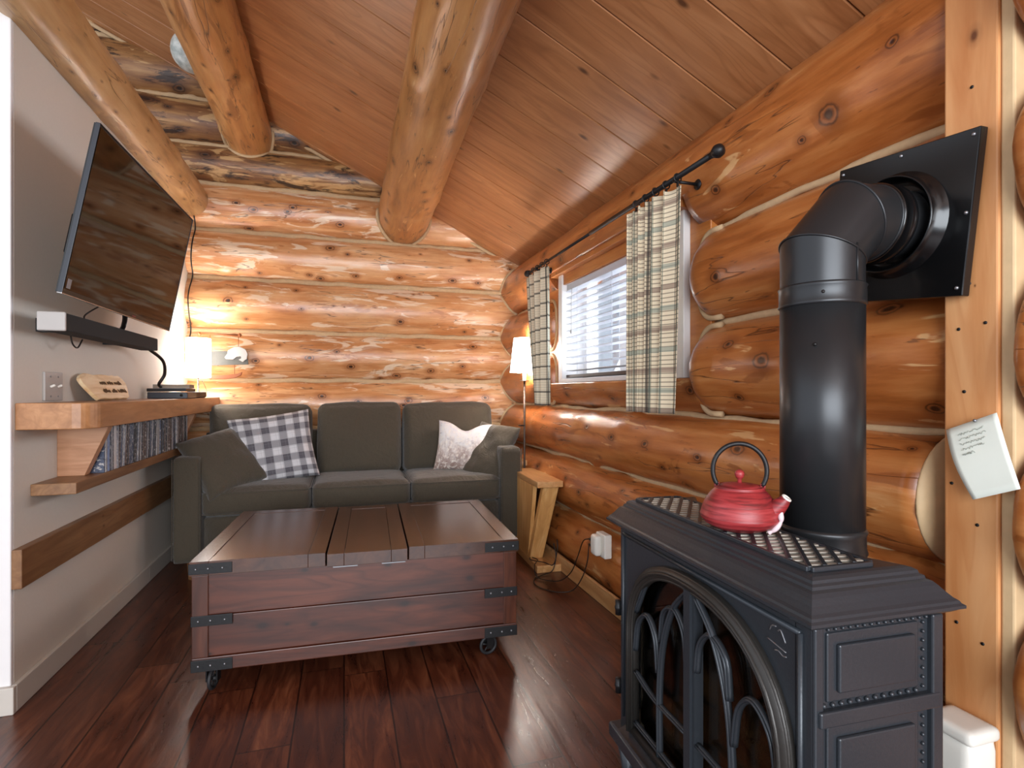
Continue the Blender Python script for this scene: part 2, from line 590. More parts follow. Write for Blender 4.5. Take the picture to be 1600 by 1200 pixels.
# curtain plaid
s = NT('cream curtain plaid')
u = s.sep(s.coord('UV'))
c = s.mix(0.0, '#ddccae', '#ddccae')
c = s.mix(s.math('MULTIPLY', band(s, u[1], 0.018, 0.0, 0.26), 0.8), c, '#7d6f5e')
c = s.mix(s.math('MULTIPLY', band(s, u[1], 0.168, 0.0, 0.13), 0.75), c, '#8b7364')
c = s.mix(s.math('MULTIPLY', band(s, u[1], 0.168, 0.5, 0.62), 0.7), c, '#8b9284')
c = s.mix(s.math('MULTIPLY', band(s, u[0], 0.185, 0.0, 0.17), 0.6), c, '#566358')
c = s.mix(s.math('MULTIPLY', band(s, u[0], 0.185, 0.05, 0.08), 0.9), c, '#232a2a')
c = s.mix(s.math('MULTIPLY', band(s, u[0], 0.185, 0.60, 0.64), 0.8), c, '#3a3230')
s.bump(s.noise(s.coord('UV'), 600, 2), 0.25, 0.002)
M['curtain'] = s.fin(c, 0.9)
s = NT('dark line curtain plaid')
u = s.sep(s.coord('UV'))
c = s.mix(0.0, '#d8c9ae', '#d8c9ae')
c = s.mix(s.math('MULTIPLY', band(s, u[0], 0.16, 0.05, 0.38), 0.65), c, '#5c6f68')
c = s.mix(s.math('MULTIPLY', band(s, u[1], 0.0165, 0.0, 0.2), 0.4), c, '#8d8272')
c = s.mix(s.math('MULTIPLY', band(s, u[1], 0.083, 0.0, 0.12), 0.85), c, '#37322e')
c = s.mix(s.math('MULTIPLY', band(s, u[0], 0.08, 0.0, 0.1), 0.9), c, '#2a2c2b')
M['curtain_dark'] = s.fin(c, 0.9)

# floor: dark hand-scraped hardwood planks running along Y
s = NT('dark red brown plank floor')
v = s.coord()
xyz = s.sep(v)
PW = 0.158
idx = s.math('FLOOR', s.math('DIVIDE', xyz[0], PW))
wn = s.n('ShaderNodeTexWhiteNoise', noise_dimensions='1D')
s.put(wn.inputs['W'], idx)
yy = s.math('ADD', s.math('DIVIDE', xyz[1], 1.25), s.math('MULTIPLY', wn.outputs['Value'], 7.3))
row = s.math('FLOOR', yy)
cb = s.n('ShaderNodeCombineXYZ')
s.put(cb.inputs[0], idx)
s.put(cb.inputs[1], row)
w2 = s.n('ShaderNodeTexWhiteNoise', noise_dimensions='2D')
s.put(w2.inputs['Vector'], cb.outputs[0])
cb2 = s.n('ShaderNodeCombineXYZ')
s.put(cb2.inputs[0], s.math('ADD', s.math('MULTIPLY', xyz[0], 9), s.math('MULTIPLY', w2.outputs['Value'], 40)))
s.put(cb2.inputs[1], s.math('MULTIPLY', xyz[1], 1.3))
s.put(cb2.inputs[2], s.math('MULTIPLY', w2.outputs['Value'], 11))
g = s.noise(cb2.outputs[0], 2.4, 6, 0.65, 1.0)
c = s.ramp(g, [(0.3, '#35170e'), (0.48, '#522818'), (0.62, '#6c3b25'), (0.78, '#875538')])
c = s.mix(s.math('MULTIPLY', w2.outputs['Value'], 0.45), c, '#35150d')
fx = s.math('FRACT', s.math('DIVIDE', xyz[0], PW))
fy = s.math('FRACT', yy)
gx = s.math('MAXIMUM', s.math('LESS_THAN', fx, 0.022), s.math('GREATER_THAN', fx, 0.985))
gy = s.math('LESS_THAN', fy, 0.0035)
gr = s.math('MAXIMUM', gx, gy)
c = s.mix(s.math('MULTIPLY', gr, 0.8), c, '#120604')
scr = s.noise(cb2.outputs[0], 1.1, 3, 0.5, 0.4)
s.bump(s.math('SUBTRACT', s.math('ADD', s.math('MULTIPLY', scr, 1.2), s.math('MULTIPLY', g, 0.35)), s.math('MULTIPLY', gr, 0.8)), 0.5, 0.006)
M['floor'] = s.fin(c, s.math('ADD', s.math('MULTIPLY', g, 0.2), 0.2), coat=0.2, coat_rough=0.25)

# ceiling: tongue and groove planks, real boards with local X down the slope
s = NT('brown pine ceiling boards')
v = s.coord()
xyz = s.sep(v)
idx = s.math('FLOOR', s.math('DIVIDE', xyz[1], 0.2655))
wn = s.n('ShaderNodeTexWhiteNoise', noise_dimensions='1D')
s.put(wn.inputs['W'], idx)
cb = s.n('ShaderNodeCombineXYZ')
s.put(cb.inputs[0], s.math('ADD', xyz[0], s.math('MULTIPLY', wn.outputs['Value'], 31)))
s.put(cb.inputs[1], s.math('MULTIPLY', xyz[1], 7))
s.put(cb.inputs[2], s.math('MULTIPLY', wn.outputs['Value'], 17))
g = s.noise(cb.outputs[0], 1.8, 5, 0.6, 0.7)
wave = s.math('FRACT', s.math('MULTIPLY', s.noise(cb.outputs[0], 0.8, 2, 0.5, 0.3), 14))
c = s.ramp(g, [(0.3, '#99623a'), (0.5, '#b37a4d'), (0.72, '#c48c5e')])
c = s.mix(s.ramp(wave, [(0.0, 0.4), (0.3, 0.0), (0.9, 0.0), (1.0, 0.4)]), c, '#8d5730')
c = s.mix(s.math('MULTIPLY', wn.outputs['Value'], 0.30), c, '#945c34')
vo = s.n('ShaderNodeTexVoronoi')
cb3 = s.n('ShaderNodeCombineXYZ')
s.put(cb3.inputs[0], s.math('MULTIPLY', xyz[0], 2.0))
s.put(cb3.inputs[1], s.math('MULTIPLY', xyz[1], 4.0))
s.put(vo.inputs['Vector'], cb3.outputs[0])
vo.inputs['Scale'].default_value = 1.6
c = s.mix(s.ramp(vo.outputs['Distance'], [(0.04, 0.9), (0.11, 0.0)]), c, '#4e2a14')
s.bump(g, 0.1, 0.004)
M['ceiling'] = s.fin(c, 0.36, coat=0.15, coat_rough=0.3)

# stained trunk boards
M['trunk'] = board_mat('red brown stained pine', '#2d120a', '#4a2214', '#61311f', 'X', 0.38, 1.3, 1.0, '#1c0a06', coat=0.15)
M['trunk_v'] = board_mat('red brown stained stile', '#2d140b', '#482416', '#5a3120', 'Z', 0.3, 0.5, 1.0, '#1c0a06', coat=0.15)
M['trunk_top'] = board_mat('walnut stained lid', '#341c12', '#452617', '#54301e', 'Y', 0.26, 0.0, 0.8, '#1c0a06', coat=0.3)

# teapot enamel
s = NT('brushed red enamel')
v = s.coord()
n = s.noise(s.mapping(v, (5, 5, 60)), 2.0, 4, 0.6)
c = s.ramp(n, [(0.36, '#621b1e'), (0.5, '#8e282b'), (0.7, '#a63c3e')])
s.bump(n, 0.3, 0.002)
M['red'] = s.fin(c, 0.42)

# disc cases: printed flecks on a spine of one of six colours
CASES = {'charcoal': '#3a3a40', 'ash grey': '#8f8e93', 'brown': '#5e4f4a', 'silver': '#b4b2b2', 'black': '#242327', 'slate blue': '#4d5568'}
for cn, ch in CASES.items():
    s = NT('printed %s disc case' % cn)
    v = s.offset(s.coord())
    n = s.noise(s.mapping(v, (18, 60, 26)), 3, 3, 0.6)
    c = s.mix(s.ramp(n, [(0.56, 0.0), (0.60, 0.7)]), ch, '#c9c4bf')
    c = s.mix(s.ramp(n, [(0.36, 0.7), (0.40, 0.0)]), c, '#26242a')
    M['case ' + cn] = s.fin(c, 0.3)
M['case_white'] = plain('white box spine', '#cfcac8', 0.4, 0, 0.05, 0, 40)
M['case_blue'] = plain('blue white picture case', '#8f9ec2', 0.3, 0, 0.35, 0, 45)

# ------------------------------------------------------------------ large structure
CS = 0.481  # roof slope


def roof_z(x):
    return 2.146 + CS * (1.486 - x)


o = MB().b2((-3.4, -3.2, -0.1), (2.2, 4.9, 0.0)).build('floor', M['floor'])
tag(o, 'dark red brown hand-scraped hardwood plank floor', kind='structure')

# ceiling: one mesh of separate boards with open joints
th = math.atan(CS)
cm = MB()
y = 4.04 + 0.2655 * 2
k = 0
while y > -3.2:
    cm.b2((-5.6, y - 0.2655 + 0.0022, 0.0), (0.35, y - 0.0022, 0.02))
    k += 1
    y -= 0.2655
cm.b2((-5.6, -3.2, 0.012), (0.35, 4.6, 0.05))
o = cm.build('ceiling', M['ceiling'])
o.location = (1.486, 0.058, 2.146)
o.rotation_euler = (0, th, 0)
b = o.modifiers.new('b', 'BEVEL')
b.width, b.segments = 0.003, 1
tag(o, 'sloping ceiling of wide brown pine boards', kind='structure')

# back wall of stacked logs
wb = thing('wall_back', 'back wall of stacked golden logs with cream chinking', None, kind='structure')
seams = [0.10, 0.46, 0.82, 1.185, 1.553, 1.945, 2.297, 2.64, 2.92, 3.247, 3.60, 3.95]
backlogs = []
prev = -0.26
for i, z in enumerate(seams):
    zc, hh = (prev + z) / 2, (z - prev) / 2
    r = (hh * hh + 0.12 ** 2) / 0.24
    x1 = 1.75
    if z > 2.2:
        x1 = min(1.75, 1.486 - (prev - 2.146) / CS + 0.25)
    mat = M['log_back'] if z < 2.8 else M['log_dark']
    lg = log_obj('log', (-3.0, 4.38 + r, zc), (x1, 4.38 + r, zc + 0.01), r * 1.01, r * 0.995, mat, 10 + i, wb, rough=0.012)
    backlogs.append((prev, z, zc, r))
    prev = z


def back_y(z):
    for a, b_, zc, r in backlogs:
        if a <= z <= b_:
            return 4.38 + r - math.sqrt(max(r * r - (z - zc) ** 2, 0))
    return 4.5


for i, z in enumerate(seams[1:-1]):
    x1 = 1.6 if z < 2.2 else 1.486 - (z - 2.146) / CS
    pts = [(-1.12 - (1.2 if z > 2.3 else 0) + t * (x1 + 1.12 + (1.2 if z > 2.3 else 0)) / 60, 4.476 + 0.006 * nz(t * 0.4, z * 9), z + 0.012 * nz(t * 0.35, i * 7.7)) for t in range(61)]
    MB().tube(pts, 0.021, 10, rad=[0.021 + 0.006 * nz(t * 0.8, i * 3.3) for t in range(61)]).build('chinking', M['chink'], wb)
# chinking along the ceiling line and the dark gap above
pts = [(1.45 - t * 0.06, 4.44, roof_z(1.45 - t * 0.06) - 0.014 + 0.004 * nz(t * 0.7, 2)) for t in range(60)]
MB().tube(pts, 0.014, 8).build('chinking', M['chink'], wb)

# window wall of stacked logs
wr = thing('wall_right', 'amber log wall with the window', None, kind='structure')
rs = [0.0, 0.349, 0.679, 1.0, 1.37, 1.745, 2.17]
BX = 1.285  # bulge
right = []
for i in range(6):
    a, b_ = rs[i], rs[i + 1]
    zc, hh = (a + b_) / 2, (b_ - a) / 2
    d = 0.135
    r = (hh * hh + d * d) / (2 * d)
    if i == 5:
        r = 0.222
        zc = 1.955
    right.append((a, b_, zc, r))
    mat = M['log_right']
    X0 = BX + r
    if i == 0:
        log_obj('log', (X0, 0.80, zc), (X0, 4.75, zc), r, r, mat, 41, wr)
    elif i == 1:
        log_obj('log', (X0, 0.80, zc + .005), (X0, 4.75, zc - .01), r, r * 0.99, mat, 42, wr, bumps=5)
    elif i == 2:
        log_obj('log', (X0, 0.93, zc), (X0, 4.75, zc), r * 1.01, r, mat, 43, wr, bumps=6)
        e = MB()
        prof = [(r * 1.01 * math.sqrt(max(1 - (t / 8) ** 2, 0.02)), -t * 0.0045) for t in range(9)]
        e.lathe(prof, (X0, 0.93, zc), 40, (0, 1, 0))
        e.build('cut_end', M['cream_cut'], wr)['label'] = 'pale sawn end of the log beside the post'
    elif i == 3:
        log_obj('log', (X0, 0.80, zc), (X0, 1.875, zc), r, r, mat, 44, wr, round1=0.11)
        log_obj('log', (X0, 3.38, zc), (X0, 4.75, zc), r, r, mat, 45, wr, round0=0.11)
        lo = log_obj('log', (X0 + 0.035, 1.80, zc - 0.01), (X0 + 0.035, 3.46, zc - 0.01), r, r, mat, 46, wr)
    elif i == 4:
        log_obj('log', (X0, 0.80, zc), (X0, 1.875, zc), r, r, mat, 47, wr, round1=0.11)
        log_obj('log', (X0, 3.38, zc), (X0, 4.75, zc), r, r, mat, 48, wr, round0=0.11)
    else:
        hi = log_obj('log', (X0, 0.70, zc), (X0, 4.75, zc), r, r * 0.98, mat, 49, wr, bumps=5)


def cutter(o, loz, hiz, y0, y1):
    """saw the window opening out of a log (applied at once, nothing is left in the scene)"""
    c = MB().b2((1.0, y0, loz), (2.2, y1, hiz)).build('cut', M['buck'])
    m = o.modifiers.new('cut', 'BOOLEAN')
    m.object, m.solver, m.operation = c, 'EXACT', 'DIFFERENCE'
    bpy.context.view_layer.update()
    dg = bpy.context.evaluated_depsgraph_get()
    me = bpy.data.meshes.new_from_object(o.evaluated_get(dg))
    o.modifiers.clear()
    o.data = me
    bpy.data.objects.remove(c)


cutter(lo, 1.155, 2.0, 1.0, 4.2)
cutter(hi, 1.4, 1.885, 1.86, 3.38)

# seams of the window wall


def right_x(z):
    for a, b_, zc, r in right:
        if a <= z <= b_:
            return BX + r - math.sqrt(max(r * r - (z - zc) ** 2, 0))
    return 1.42


for i, z in enumerate(rs[1:6]):
    for (y0, y1) in ([(0.82, 4.5)] if z < 1.1 else [(0.82, 1.80), (3.455, 4.5)]):
        n = int((y1 - y0) / 0.06)
        xx = 1.402
        pts = [(xx + 0.006 * nz(t * 0.4, z * 9), y0 + (y1 - y0) * t / n, z + 0.014 * nz(t * 0.3, i * 7.7)) for t in range(n + 1)]
        MB().tube(pts, 0.014, 10, rad=[0.0135 + 0.005 * nz(t * 0.6, i * 3.3) for t in range(n + 1)]).build('chinking', M['chink'], wr)
# chinking following the rounded log ends beside the window
for (zc, ye, sg) in ((1.5575, 1.875, 1), (1.185, 1.875, 1), (1.5575, 3.38, -1), (1.185, 3.38, -1)):
    rr0, off, LL = 0.196, 0.196 - (1.378 - BX), 0.11
    up_, e_end = [], off / rr0
    s_end = (1 - e_end ** 2.6) ** (1 / 2.6)
    for t in range(13):
        q = s_end * math.sin(PI / 2 * t / 12)
        e_ = (1 - q ** 2.6) ** (1 / 2.6) if q > 0 else 1
        up_.append((ye - sg * LL * (1 - q), math.sqrt(max((rr0 * e_) ** 2 - off ** 2, 0)) + 0.004))
    pts = [(1.378, ye - sg * (LL + 0.04), zc - up_[0][1])] + [(1.374, y_, zc - h_) for y_, h_ in up_] + [(1.374, y_, zc + h_) for y_, h_ in up_[::-1][1:]] + [(1.378, ye - sg * (LL + 0.04), zc + up_[0][1])]
    MB().tube(pts, 0.011, 10).build('chinking', M['chink'], wr)
# where the two log walls meet
pts = [(right_x(z) + 0.002, back_y(z) + 0.002, z) for z in [0.12 + 0.02 * t for t in range(102)]]
MB().tube(pts, 0.013, 8).build('chinking', M['chink'], wr)
# flat boards around the window and behind the logs
bk = MB()
bk.b2((1.375, 1.79, 1.15), (1.43, 1.925, 1.90))
bk.b2((1.375, 3.295, 1.15), (1.43, 3.56, 1.90))
bk.build('window_board', M['buck'], wr, 0.004)
MB().b2((1.60, -3.0, 0), (1.66, 1.8, 2.4)).b2((1.60, 3.42, 0), (1.66, 4.9, 2.4)).b2((1.60, 1.8, 0), (1.66, 3.42, 1.1)).build('backing', M['buck'], wr)
# the logs that run on towards the camera past the post
for i in range(6):
    a, b_, zc, r = right[i]
    log_obj('log', (1.407, 0.736, zc), (1.407, -3.0, zc), 0.178 if i < 5 else 0.2, 0.178, M['log_right'], 60 + i, wr, round0=0.05, bumps=4)
for z in rs[1:6]:
    MB().tube([(1.40, 0.70 - 0.1 * t, z + 0.01 * nz(t, z)) for t in range(36)], 0.018, 8).build('chinking', M['chink'], wr)

# painted partition wall and its end
o = MB().b2((-1.30, 2.295, 0), (-1.09, 4.60, 2.44)).build('wall_left', M['paint'])
tag(o, 'smooth greige painted partition wall', kind='structure')
o = MB().b2((-2.6, 2.275, 0.0), (-1.09, 2.2949, 2.44)).build('trim_1', M['white_paint'], bevel=0.004)
tag(o, 'white painted end of the partition wall', kind='structure')
mb = MB()
mb.b2((-1.09, 2.2749, 0), (-1.073, 3.6, 0.093)).b2((-1.09, 3.6, 0), (-1.073, 4.45, 0.093)).b2((-2.6, 2.255, 0), (-1.0731, 2.2749, 0.093))
o = mb.build('baseboard_left', M['base_paint'], bevel=0.003)
tag(o, 'grey painted baseboard of the partition wall', kind='structure')
o = MB().b2((1.268, 0.88, 0), (1.285, 4.40, 0.09)).build('baseboard_right', M['base_wood'], bevel=0.003)
tag(o, 'pale pine baseboard under the log wall', kind='structure')

# planed post
pm = MB().b2((1.27, 0.753, 0), (1.60, 0.857, 2.5))
post = thing('trim_2', 'planed orange fir post closing the log wall', None, kind='structure')
pm.build('post', M['post'], post, 0.004)
MB().b2((1.276, 0.728, 0), (1.60, 0.7525, 2.5)).build('edge_board', M['cream_cut'], post, 0.004)['label'] = 'pale sapwood edge board'
for (yy_, zz_) in ((0.846, 1.235), (0.795, 1.243), (0.825, 1.33), (0.82, 1.745), (0.85, 0.60), (0.80, 0.575), (0.81, 0.82), (0.86, 0.9), (0.835, 1.10)):
    MB().cyl((1.2685, yy_ - 0.019, zz_), (1.272, yy_ - 0.019, zz_), 0.0035, 10).build('nail_hole', M['black_iron'], post)

# ------------------------------------------------------------------ round beams
log_obj('wall_plate_beam', (-1.05, 4.75, 2.485), (-1.05, -0.6, 2.485), 0.112, 0.118, M['beam_pale'], 71, None, bumps=2, rough=0.015)
tag(bpy.data.objects['wall_plate_beam'], 'slender tan log beam running along the top of the painted wall', 'beam', 'round ceiling beams')
log_obj('ridge_beam', (-0.68, 4.75, 3.01), (-0.68, -1.5, 3.01), 0.165, 0.165, M['beam'], 72, None, bumps=3)
tag(bpy.data.objects['ridge_beam'], 'round log beam high between the tan wall beam and the thickest beam', 'beam', 'round ceiling beams')
log_obj('purlin_beam', (0.462, 4.75, 2.50), (0.39, -0.6, 2.51), 0.203, 0.145, M['beam'], 83, None, bumps=5, rough=0.03)
tag(bpy.data.objects['purlin_beam'], 'thickest round log beam crossing the middle of the board ceiling', 'beam', 'round ceiling beams')
for nm, cx, cz, r in (('ridge_beam', -0.68, 3.01, 0.165), ('purlin_beam', 0.46, 2.50, 0.203)):
    p = bpy.data.objects[nm]
    inv = p.matrix_basis.inverted()
    pts = []
    for t in range(31):
        a = PI * 0.93 + PI * 1.14 * t / 30
        z = cz + (r + 0.006) * math.sin(a)
        pts.append(inv @ Vector((cx + (r + 0.006) * math.cos(a), back_y(z) - 0.002, z)))
    MB().tube(pts, 0.013, 8).build('chinking', M['chink'], p)['label'] = 'cream mortar ring where the beam meets the wall'

# ------------------------------------------------------------------ window
wn_ = thing('window_1', 'slider window with white frame in the log wall', None, kind='structure')
Y0, Y1, Z0, Z1 = 1.925, 3.295, 1.175, 1.865
mb = MB()
XF = 1.345
mb.b2((XF, Y0, Z0), (1.60, Y0 + 0.052, Z1))
mb.b2((XF, Y1 - 0.06, Z0), (1.60, Y1, Z1))
mb.build('side_casing', M['white_paint'], wn_, 0.003)
MB().b2((XF, Y0, Z0 - 0.018), (1.60, Y1, Z0 + 0.006)).build('sill', M['white_paint'], wn_, 0.003)
MB().b2((XF - 0.03, Y0 - 0.03, Z1 - 0.01), (1.60, Y1 + 0.06, Z1 + 0.022)).build('head_board', M['buck'], wn_, 0.003)
MB().b2((XF + 0.01, Y0 + 0.052, Z1 - 0.075), (XF + 0.03, Y1 - 0.06, Z1 - 0.01)).build('valance', M['buck'], wn_, 0.003)
fr = MB()
ya, yb, za, zb = Y0 + 0.052, Y1 - 0.06, Z0 + 0.006, Z1 - 0.01
for (a, b_) in (((1.50, ya, za), (1.55, ya + 0.045, zb)), ((1.50, yb - 0.045, za), (1.55, yb, zb)), ((1.50, ya, za), (1.55, yb, za + 0.04)), ((1.50, ya, zb - 0.04), (1.55, yb, zb)),
                ((1.49, 2.66, za), (1.54, 2.71, zb)), ((1.52, 2.74, za), (1.56, 2.79, zb))):
    fr.b2(a, b_)
fr.build('window_frame', M['white_paint'], wn_, 0.003)
MB().b2((1.527, ya, za), (1.531, yb, zb)).build('pane', M['glass'], wn_)

# blind
bl = thing('window_blind', 'white horizontal slat blind lowered over the slider window with slats open', 'blind', (1.392, 2.55, 1.184))
hd = MB().b2((-0.03, -0.575 + 0.01, 0.56), (0.03, 0.575 + 0.07, 0.60))
hd.build('head_rail', M['slat'], bl, 0.003)
sl = MB()
for i in range(13):
    z = 0.050 + i * 0.0425
    ro = Matrix.Rotation(R(5), 3, 'Y')
    sl.box((0, 0.048, z), (0.048, 1.24, 0.0028), ro)
sl.build('slats', M['slat'], bl)
MB().b2((-0.024, -0.570, 0.004), (0.024, 0.668, 0.024)).build('bottom_rail', M['brown_leather'], bl, 0.003)
for yy_ in (-0.42, 0.05, 0.5):
    for xx in (-0.022, 0.022):
        MB().cyl((xx, yy_, 0.02), (xx, yy_, 0.56), 0.0014, 6).build('ladder_cord', M['slat'], bl)
MB().tube(curve_pts([(-0.035, 0.55, 0.56), (-0.04, 0.55, 0.45), (-0.04, 0.55, 0.30)]), 0.002, 6).ball((-0.04, 0.55, 0.29), 0.008, sz=1.8).build('pull_cord', M['grey_plastic'], bl)

# snow bright ground outside the window
o = MB().b2((1.9, -4, -0.6), (30, 16, -0.5)).build('snowy_ground', plain('snow', '#e8edf2', 0.9))
tag(o, 'snow covered ground outside the window', kind='structure')

# ------------------------------------------------------------------ curtains and rod
RX, RZ = 1.195, 1.905
rod = thing('curtain_rod', 'thin black curtain rod with ball ends above the window', 'curtain rod', (RX, 0, RZ))
MB().cyl((0, 1.56, 0), (0, 2.5, 0), 0.0105, 16).cyl((0, 2.5, -0.001), (0, 3.44, -0.001), 0.0075, 16).build('rod', M['black_iron'], rod)
for y_ in (1.545, 3.455):
    sg = -1 if y_ < 2 else 1
    MB().lathe([(0.008, 0), (0.012, 0.006), (0.010, 0.014), (0.017, 0.022), (0.023, 0.036), (0.021, 0.050), (0.008, 0.060), (0.001, 0.062)], (0, y_ - sg * 0.012, 0), 18, (0, sg, 0)).build('finial', M['black_iron'], rod)
for y_ in (1.76, 3.30):
    MB().cyl((0, y_, -0.012), (0.10, y_, -0.012), 0.006).cyl((0.095, y_, -0.012), (0.10, y_, -0.012), 0.02).box((0, y_, -0.006), (0.02, 0.012, 0.02)).build('bracket', M['black_iron'], rod)


def curtain(label, ytop, ybot, folds, amp, mat, seed, width):
    t = thing('curtain', label, 'curtain', (RX, 0, 0), group='plaid cafe curtains')
    NU, NV = 120, 24
    vs, uvs, fs = [], [], []
    zt, zb = RZ - 0.033, 1.015
    for j in range(NV + 1):
        v_ = j / NV
        z = zt + (zb - zt) * v_
        ya_ = ytop[0] + (ybot[0] - ytop[0]) * v_
        yb_ = ytop[1] + (ybot[1] - ytop[1]) * v_
        for i in range(NU + 1):
            u_ = i / NU
            ph = (u_ ** (1.5 if folds > 5 else 1.0)) * folds * 2 * PI + 0.7 * nz(u_ * 3, v_ * 0.9, seed)
            a = amp * (0.75 + 0.35 * v_) * (0.7 + 0.6 * nz(u_ * 4, 3.3, seed) + 0.3)
            yy_ = ya_ + (yb_ - ya_) * (u_ + 0.028 * math.sin(2 * ph))
            sag = 0.006 * math.cos(u_ * folds * 2 * PI) * (1 - v_) if j == 0 else 0
            vs.append((a * math.sin(ph), yy_, z - sag))
            uvs.append((u_ * width, (1 - v_) * 0.9))
    for j in range(NV):
        for i in range(NU):
            a = j * (NU + 1) + i
            fs.append((a, a + 1, a + NU + 2, a + NU + 1))
    o = MB().add(vs, fs, True, uvs).build('fabric', mat, t)
    so = o.modifiers.new('s', 'SOLIDIFY')
    so.thickness = 0.003
    nr = 5
    for i in range(nr):
        y_ = ytop[0] + (ytop[1] - ytop[0]) * (i + 0.3) / nr
        pts = [(0.0155 * math.cos(a), y_, RZ - 0.003 + 0.0155 * math.sin(a)) for a in [2 * PI * q / 16 for q in range(16)]]
        MB().tube(pts, 0.0028, 6, True).box((0, y_, RZ - 0.028), (0.006, 0.008, 0.016)).build('ring', M['black_iron'], t)
    return t


curtain('plaid curtain by the window edge nearer the stove pipe, wider of the two', (1.725, 2.10), (1.765, 2.085), 6.0, 0.026, M['curtain'], 3.0, 0.86)
curtain('dark lined plaid curtain by the corner lamp, narrower of the two', (3.09, 3.50), (3.10, 3.33), 3.5, 0.022, M['curtain_dark'], 8.0, 0.62)


# ------------------------------------------------------------------ television and soundbar
tv = thing('television', 'flat black television tilted forward on the painted wall', 'television', (-0.81, 2.621, 1.701))
yaw, tilt, roll = 0.04, 0.182, -0.016
wv_ = Vector((math.sin(yaw), math.cos(yaw), 0))
nv = Vector((math.cos(yaw), -math.sin(yaw), 0))
uv_ = Vector((0, 0, 1)) * math.cos(tilt) + nv * math.sin(tilt)
w2_ = wv_ * math.cos(roll) + uv_ * math.sin(roll)
u2_ = uv_ * math.cos(roll) - wv_ * math.sin(roll)
n2_ = w2_.cross(u2_)
tv.matrix_basis = Matrix((tuple(n2_) + (0,), tuple(w2_) + (0,), tuple(u2_) + (0,), (0, 0, 0, 1))).transposed()
tv.matrix_basis.translation = Vector((-0.81, 2.621, 1.701))
TW, TH = 1.0, 0.58
MB().b2((-0.018, -TW / 2, -TH / 2), (-0.001, TW / 2, TH / 2)).build('casing', M['black_plastic'], tv, 0.003)
MB().b2((-0.055, -TW * 0.36, -TH * 0.36), (-0.018, TW * 0.36, TH * 0.30)).build('rear_housing', M['black_plastic'], tv, 0.01)
MB().b2((-0.001, -TW / 2 + 0.009, -TH / 2 + 0.016), (0.0006, TW / 2 - 0.009, TH / 2 - 0.009)).build('screen', M['screen'], tv)
fm = MB()
fm.b2((-0.012, -TW / 2 - 0.0015, -TH / 2 - 0.003), (0.002, TW / 2 + 0.0015, -TH / 2 + 0.001))
fm.build('bottom_strip', M['chrome'], tv, 0.0008)['label'] = 'thin silver strip along the lower edge'
fm = MB()
fm.b2((-0.012, TW / 2 - 0.001, -TH / 2), (0.002, TW / 2 + 0.0015, TH / 2))
fm.b2((-0.012, -TW / 2 - 0.0008, -TH / 2), (0.002, -TW / 2 + 0.001, TH / 2))
fm.b2((-0.012, -TW / 2, TH / 2 - 0.001), (0.002, TW / 2, TH / 2 + 0.0015))
fm.build('rim', M['blue_black'], tv, 0.0008)
MB().b2((0.0006, -TW / 2 + 0.02, -TH / 2 + 0.02), (0.0012, -TW / 2 + 0.044, -TH / 2 + 0.052)).build('sticker', M['grey_book'], tv)
MB().b2((0.0006, 0.05, -TH / 2 + 0.005), (0.0012, 0.085, -TH / 2 + 0.011)).build('logo', plain('dull red logo', '#7a3030', 0.4), tv)
MB().b2((-0.22, -0.10, -0.10), (-0.055, 0.10, 0.06)).build('wall_mount', M['black_iron'], tv, 0.006)

sb = thing('soundbar', 'long black soundbar with pale grey end mounted below the television', 'soundbar', (-0.96, 2.73, 1.343))
MB().b2((-0.04, -0.478, -0.031), (0.038, 0.490, 0.031)).build('body', M['dark_cloth'], sb, 0.004)
MB().b2((-0.042, -0.491, -0.033), (0.040, -0.478, 0.033)).build('end_cap', M['grey_plastic'], sb, 0.004)['label'] = 'pale grey end cap'
for y_ in (-0.28, 0.30):
    MB().b2((-0.1295, y_ - 0.02, -0.02), (-0.04, y_ + 0.02, 0.03)).build('bracket', M['black_iron'], sb)


def cable(name, label, ctrl, r, mat=None, n=10):
    o = MB().tube(curve_pts(ctrl, n), r, 8).build(name, mat or M['cord'])
    return tag(o, label, 'cable')


cable('cable', 'thick black cable curving from the soundbar end down to the shelf boxes',
      [(-0.98, 3.20, 1.345), (-0.97, 3.26, 1.32), (-0.95, 3.40, 1.27), (-0.955, 3.45, 1.20), (-0.985, 3.46, 1.145), (-1.0, 3.54, 1.128)], 0.0085)
cable('cable', 'short black cable bundle hanging between television and soundbar', [(-0.93, 2.72, 1.47), (-0.93, 2.80, 1.44), (-0.95, 2.85, 1.40), (-0.97, 2.88, 1.379)], 0.010)
cable('cable', 'thin black cable looping under the television near the bundle', [(-0.93, 2.60, 1.46), (-0.95, 2.55, 1.43), (-0.97, 2.52, 1.40), (-0.965, 2.50, 1.378)], 0.003)
cable('cable', 'small cable loop hanging below the soundbar', [(-1.01, 2.50, 1.32), (-1.01, 2.52, 1.285), (-1.01, 2.56, 1.275), (-1.01, 2.60, 1.31)], 0.003)
cable('cable', 'thin dark cable running down the log wall in the corner beside the television',
      [(-1.03 - 0.035 * min(1, (2.37 - z) / 0.6) + 0.008 * nz(z * 4, 1), min(back_y(z), 4.452) - 0.007, z) for z in [2.37 - 0.04 * t for t in range(24)]], 0.0045, n=3)

# ------------------------------------------------------------------ shelves and rail on the painted wall
sh = thing('wall_shelf', 'thick fir wall shelf with a lower ledge holding disc cases', 'shelf', (-1.09, 2.30, 0))


def rounded_poly():
    p = [(0.0, 0.0), (0.16, 0.0)]
    for t in range(9):
        a = -PI / 2 + PI / 2 * t / 8
        p.append((0.165 + 0.065 * math.cos(a), 0.075 + 0.075 * math.sin(a)))
    p += [(0.230, 2.07), (0.0, 2.07)]
    return p


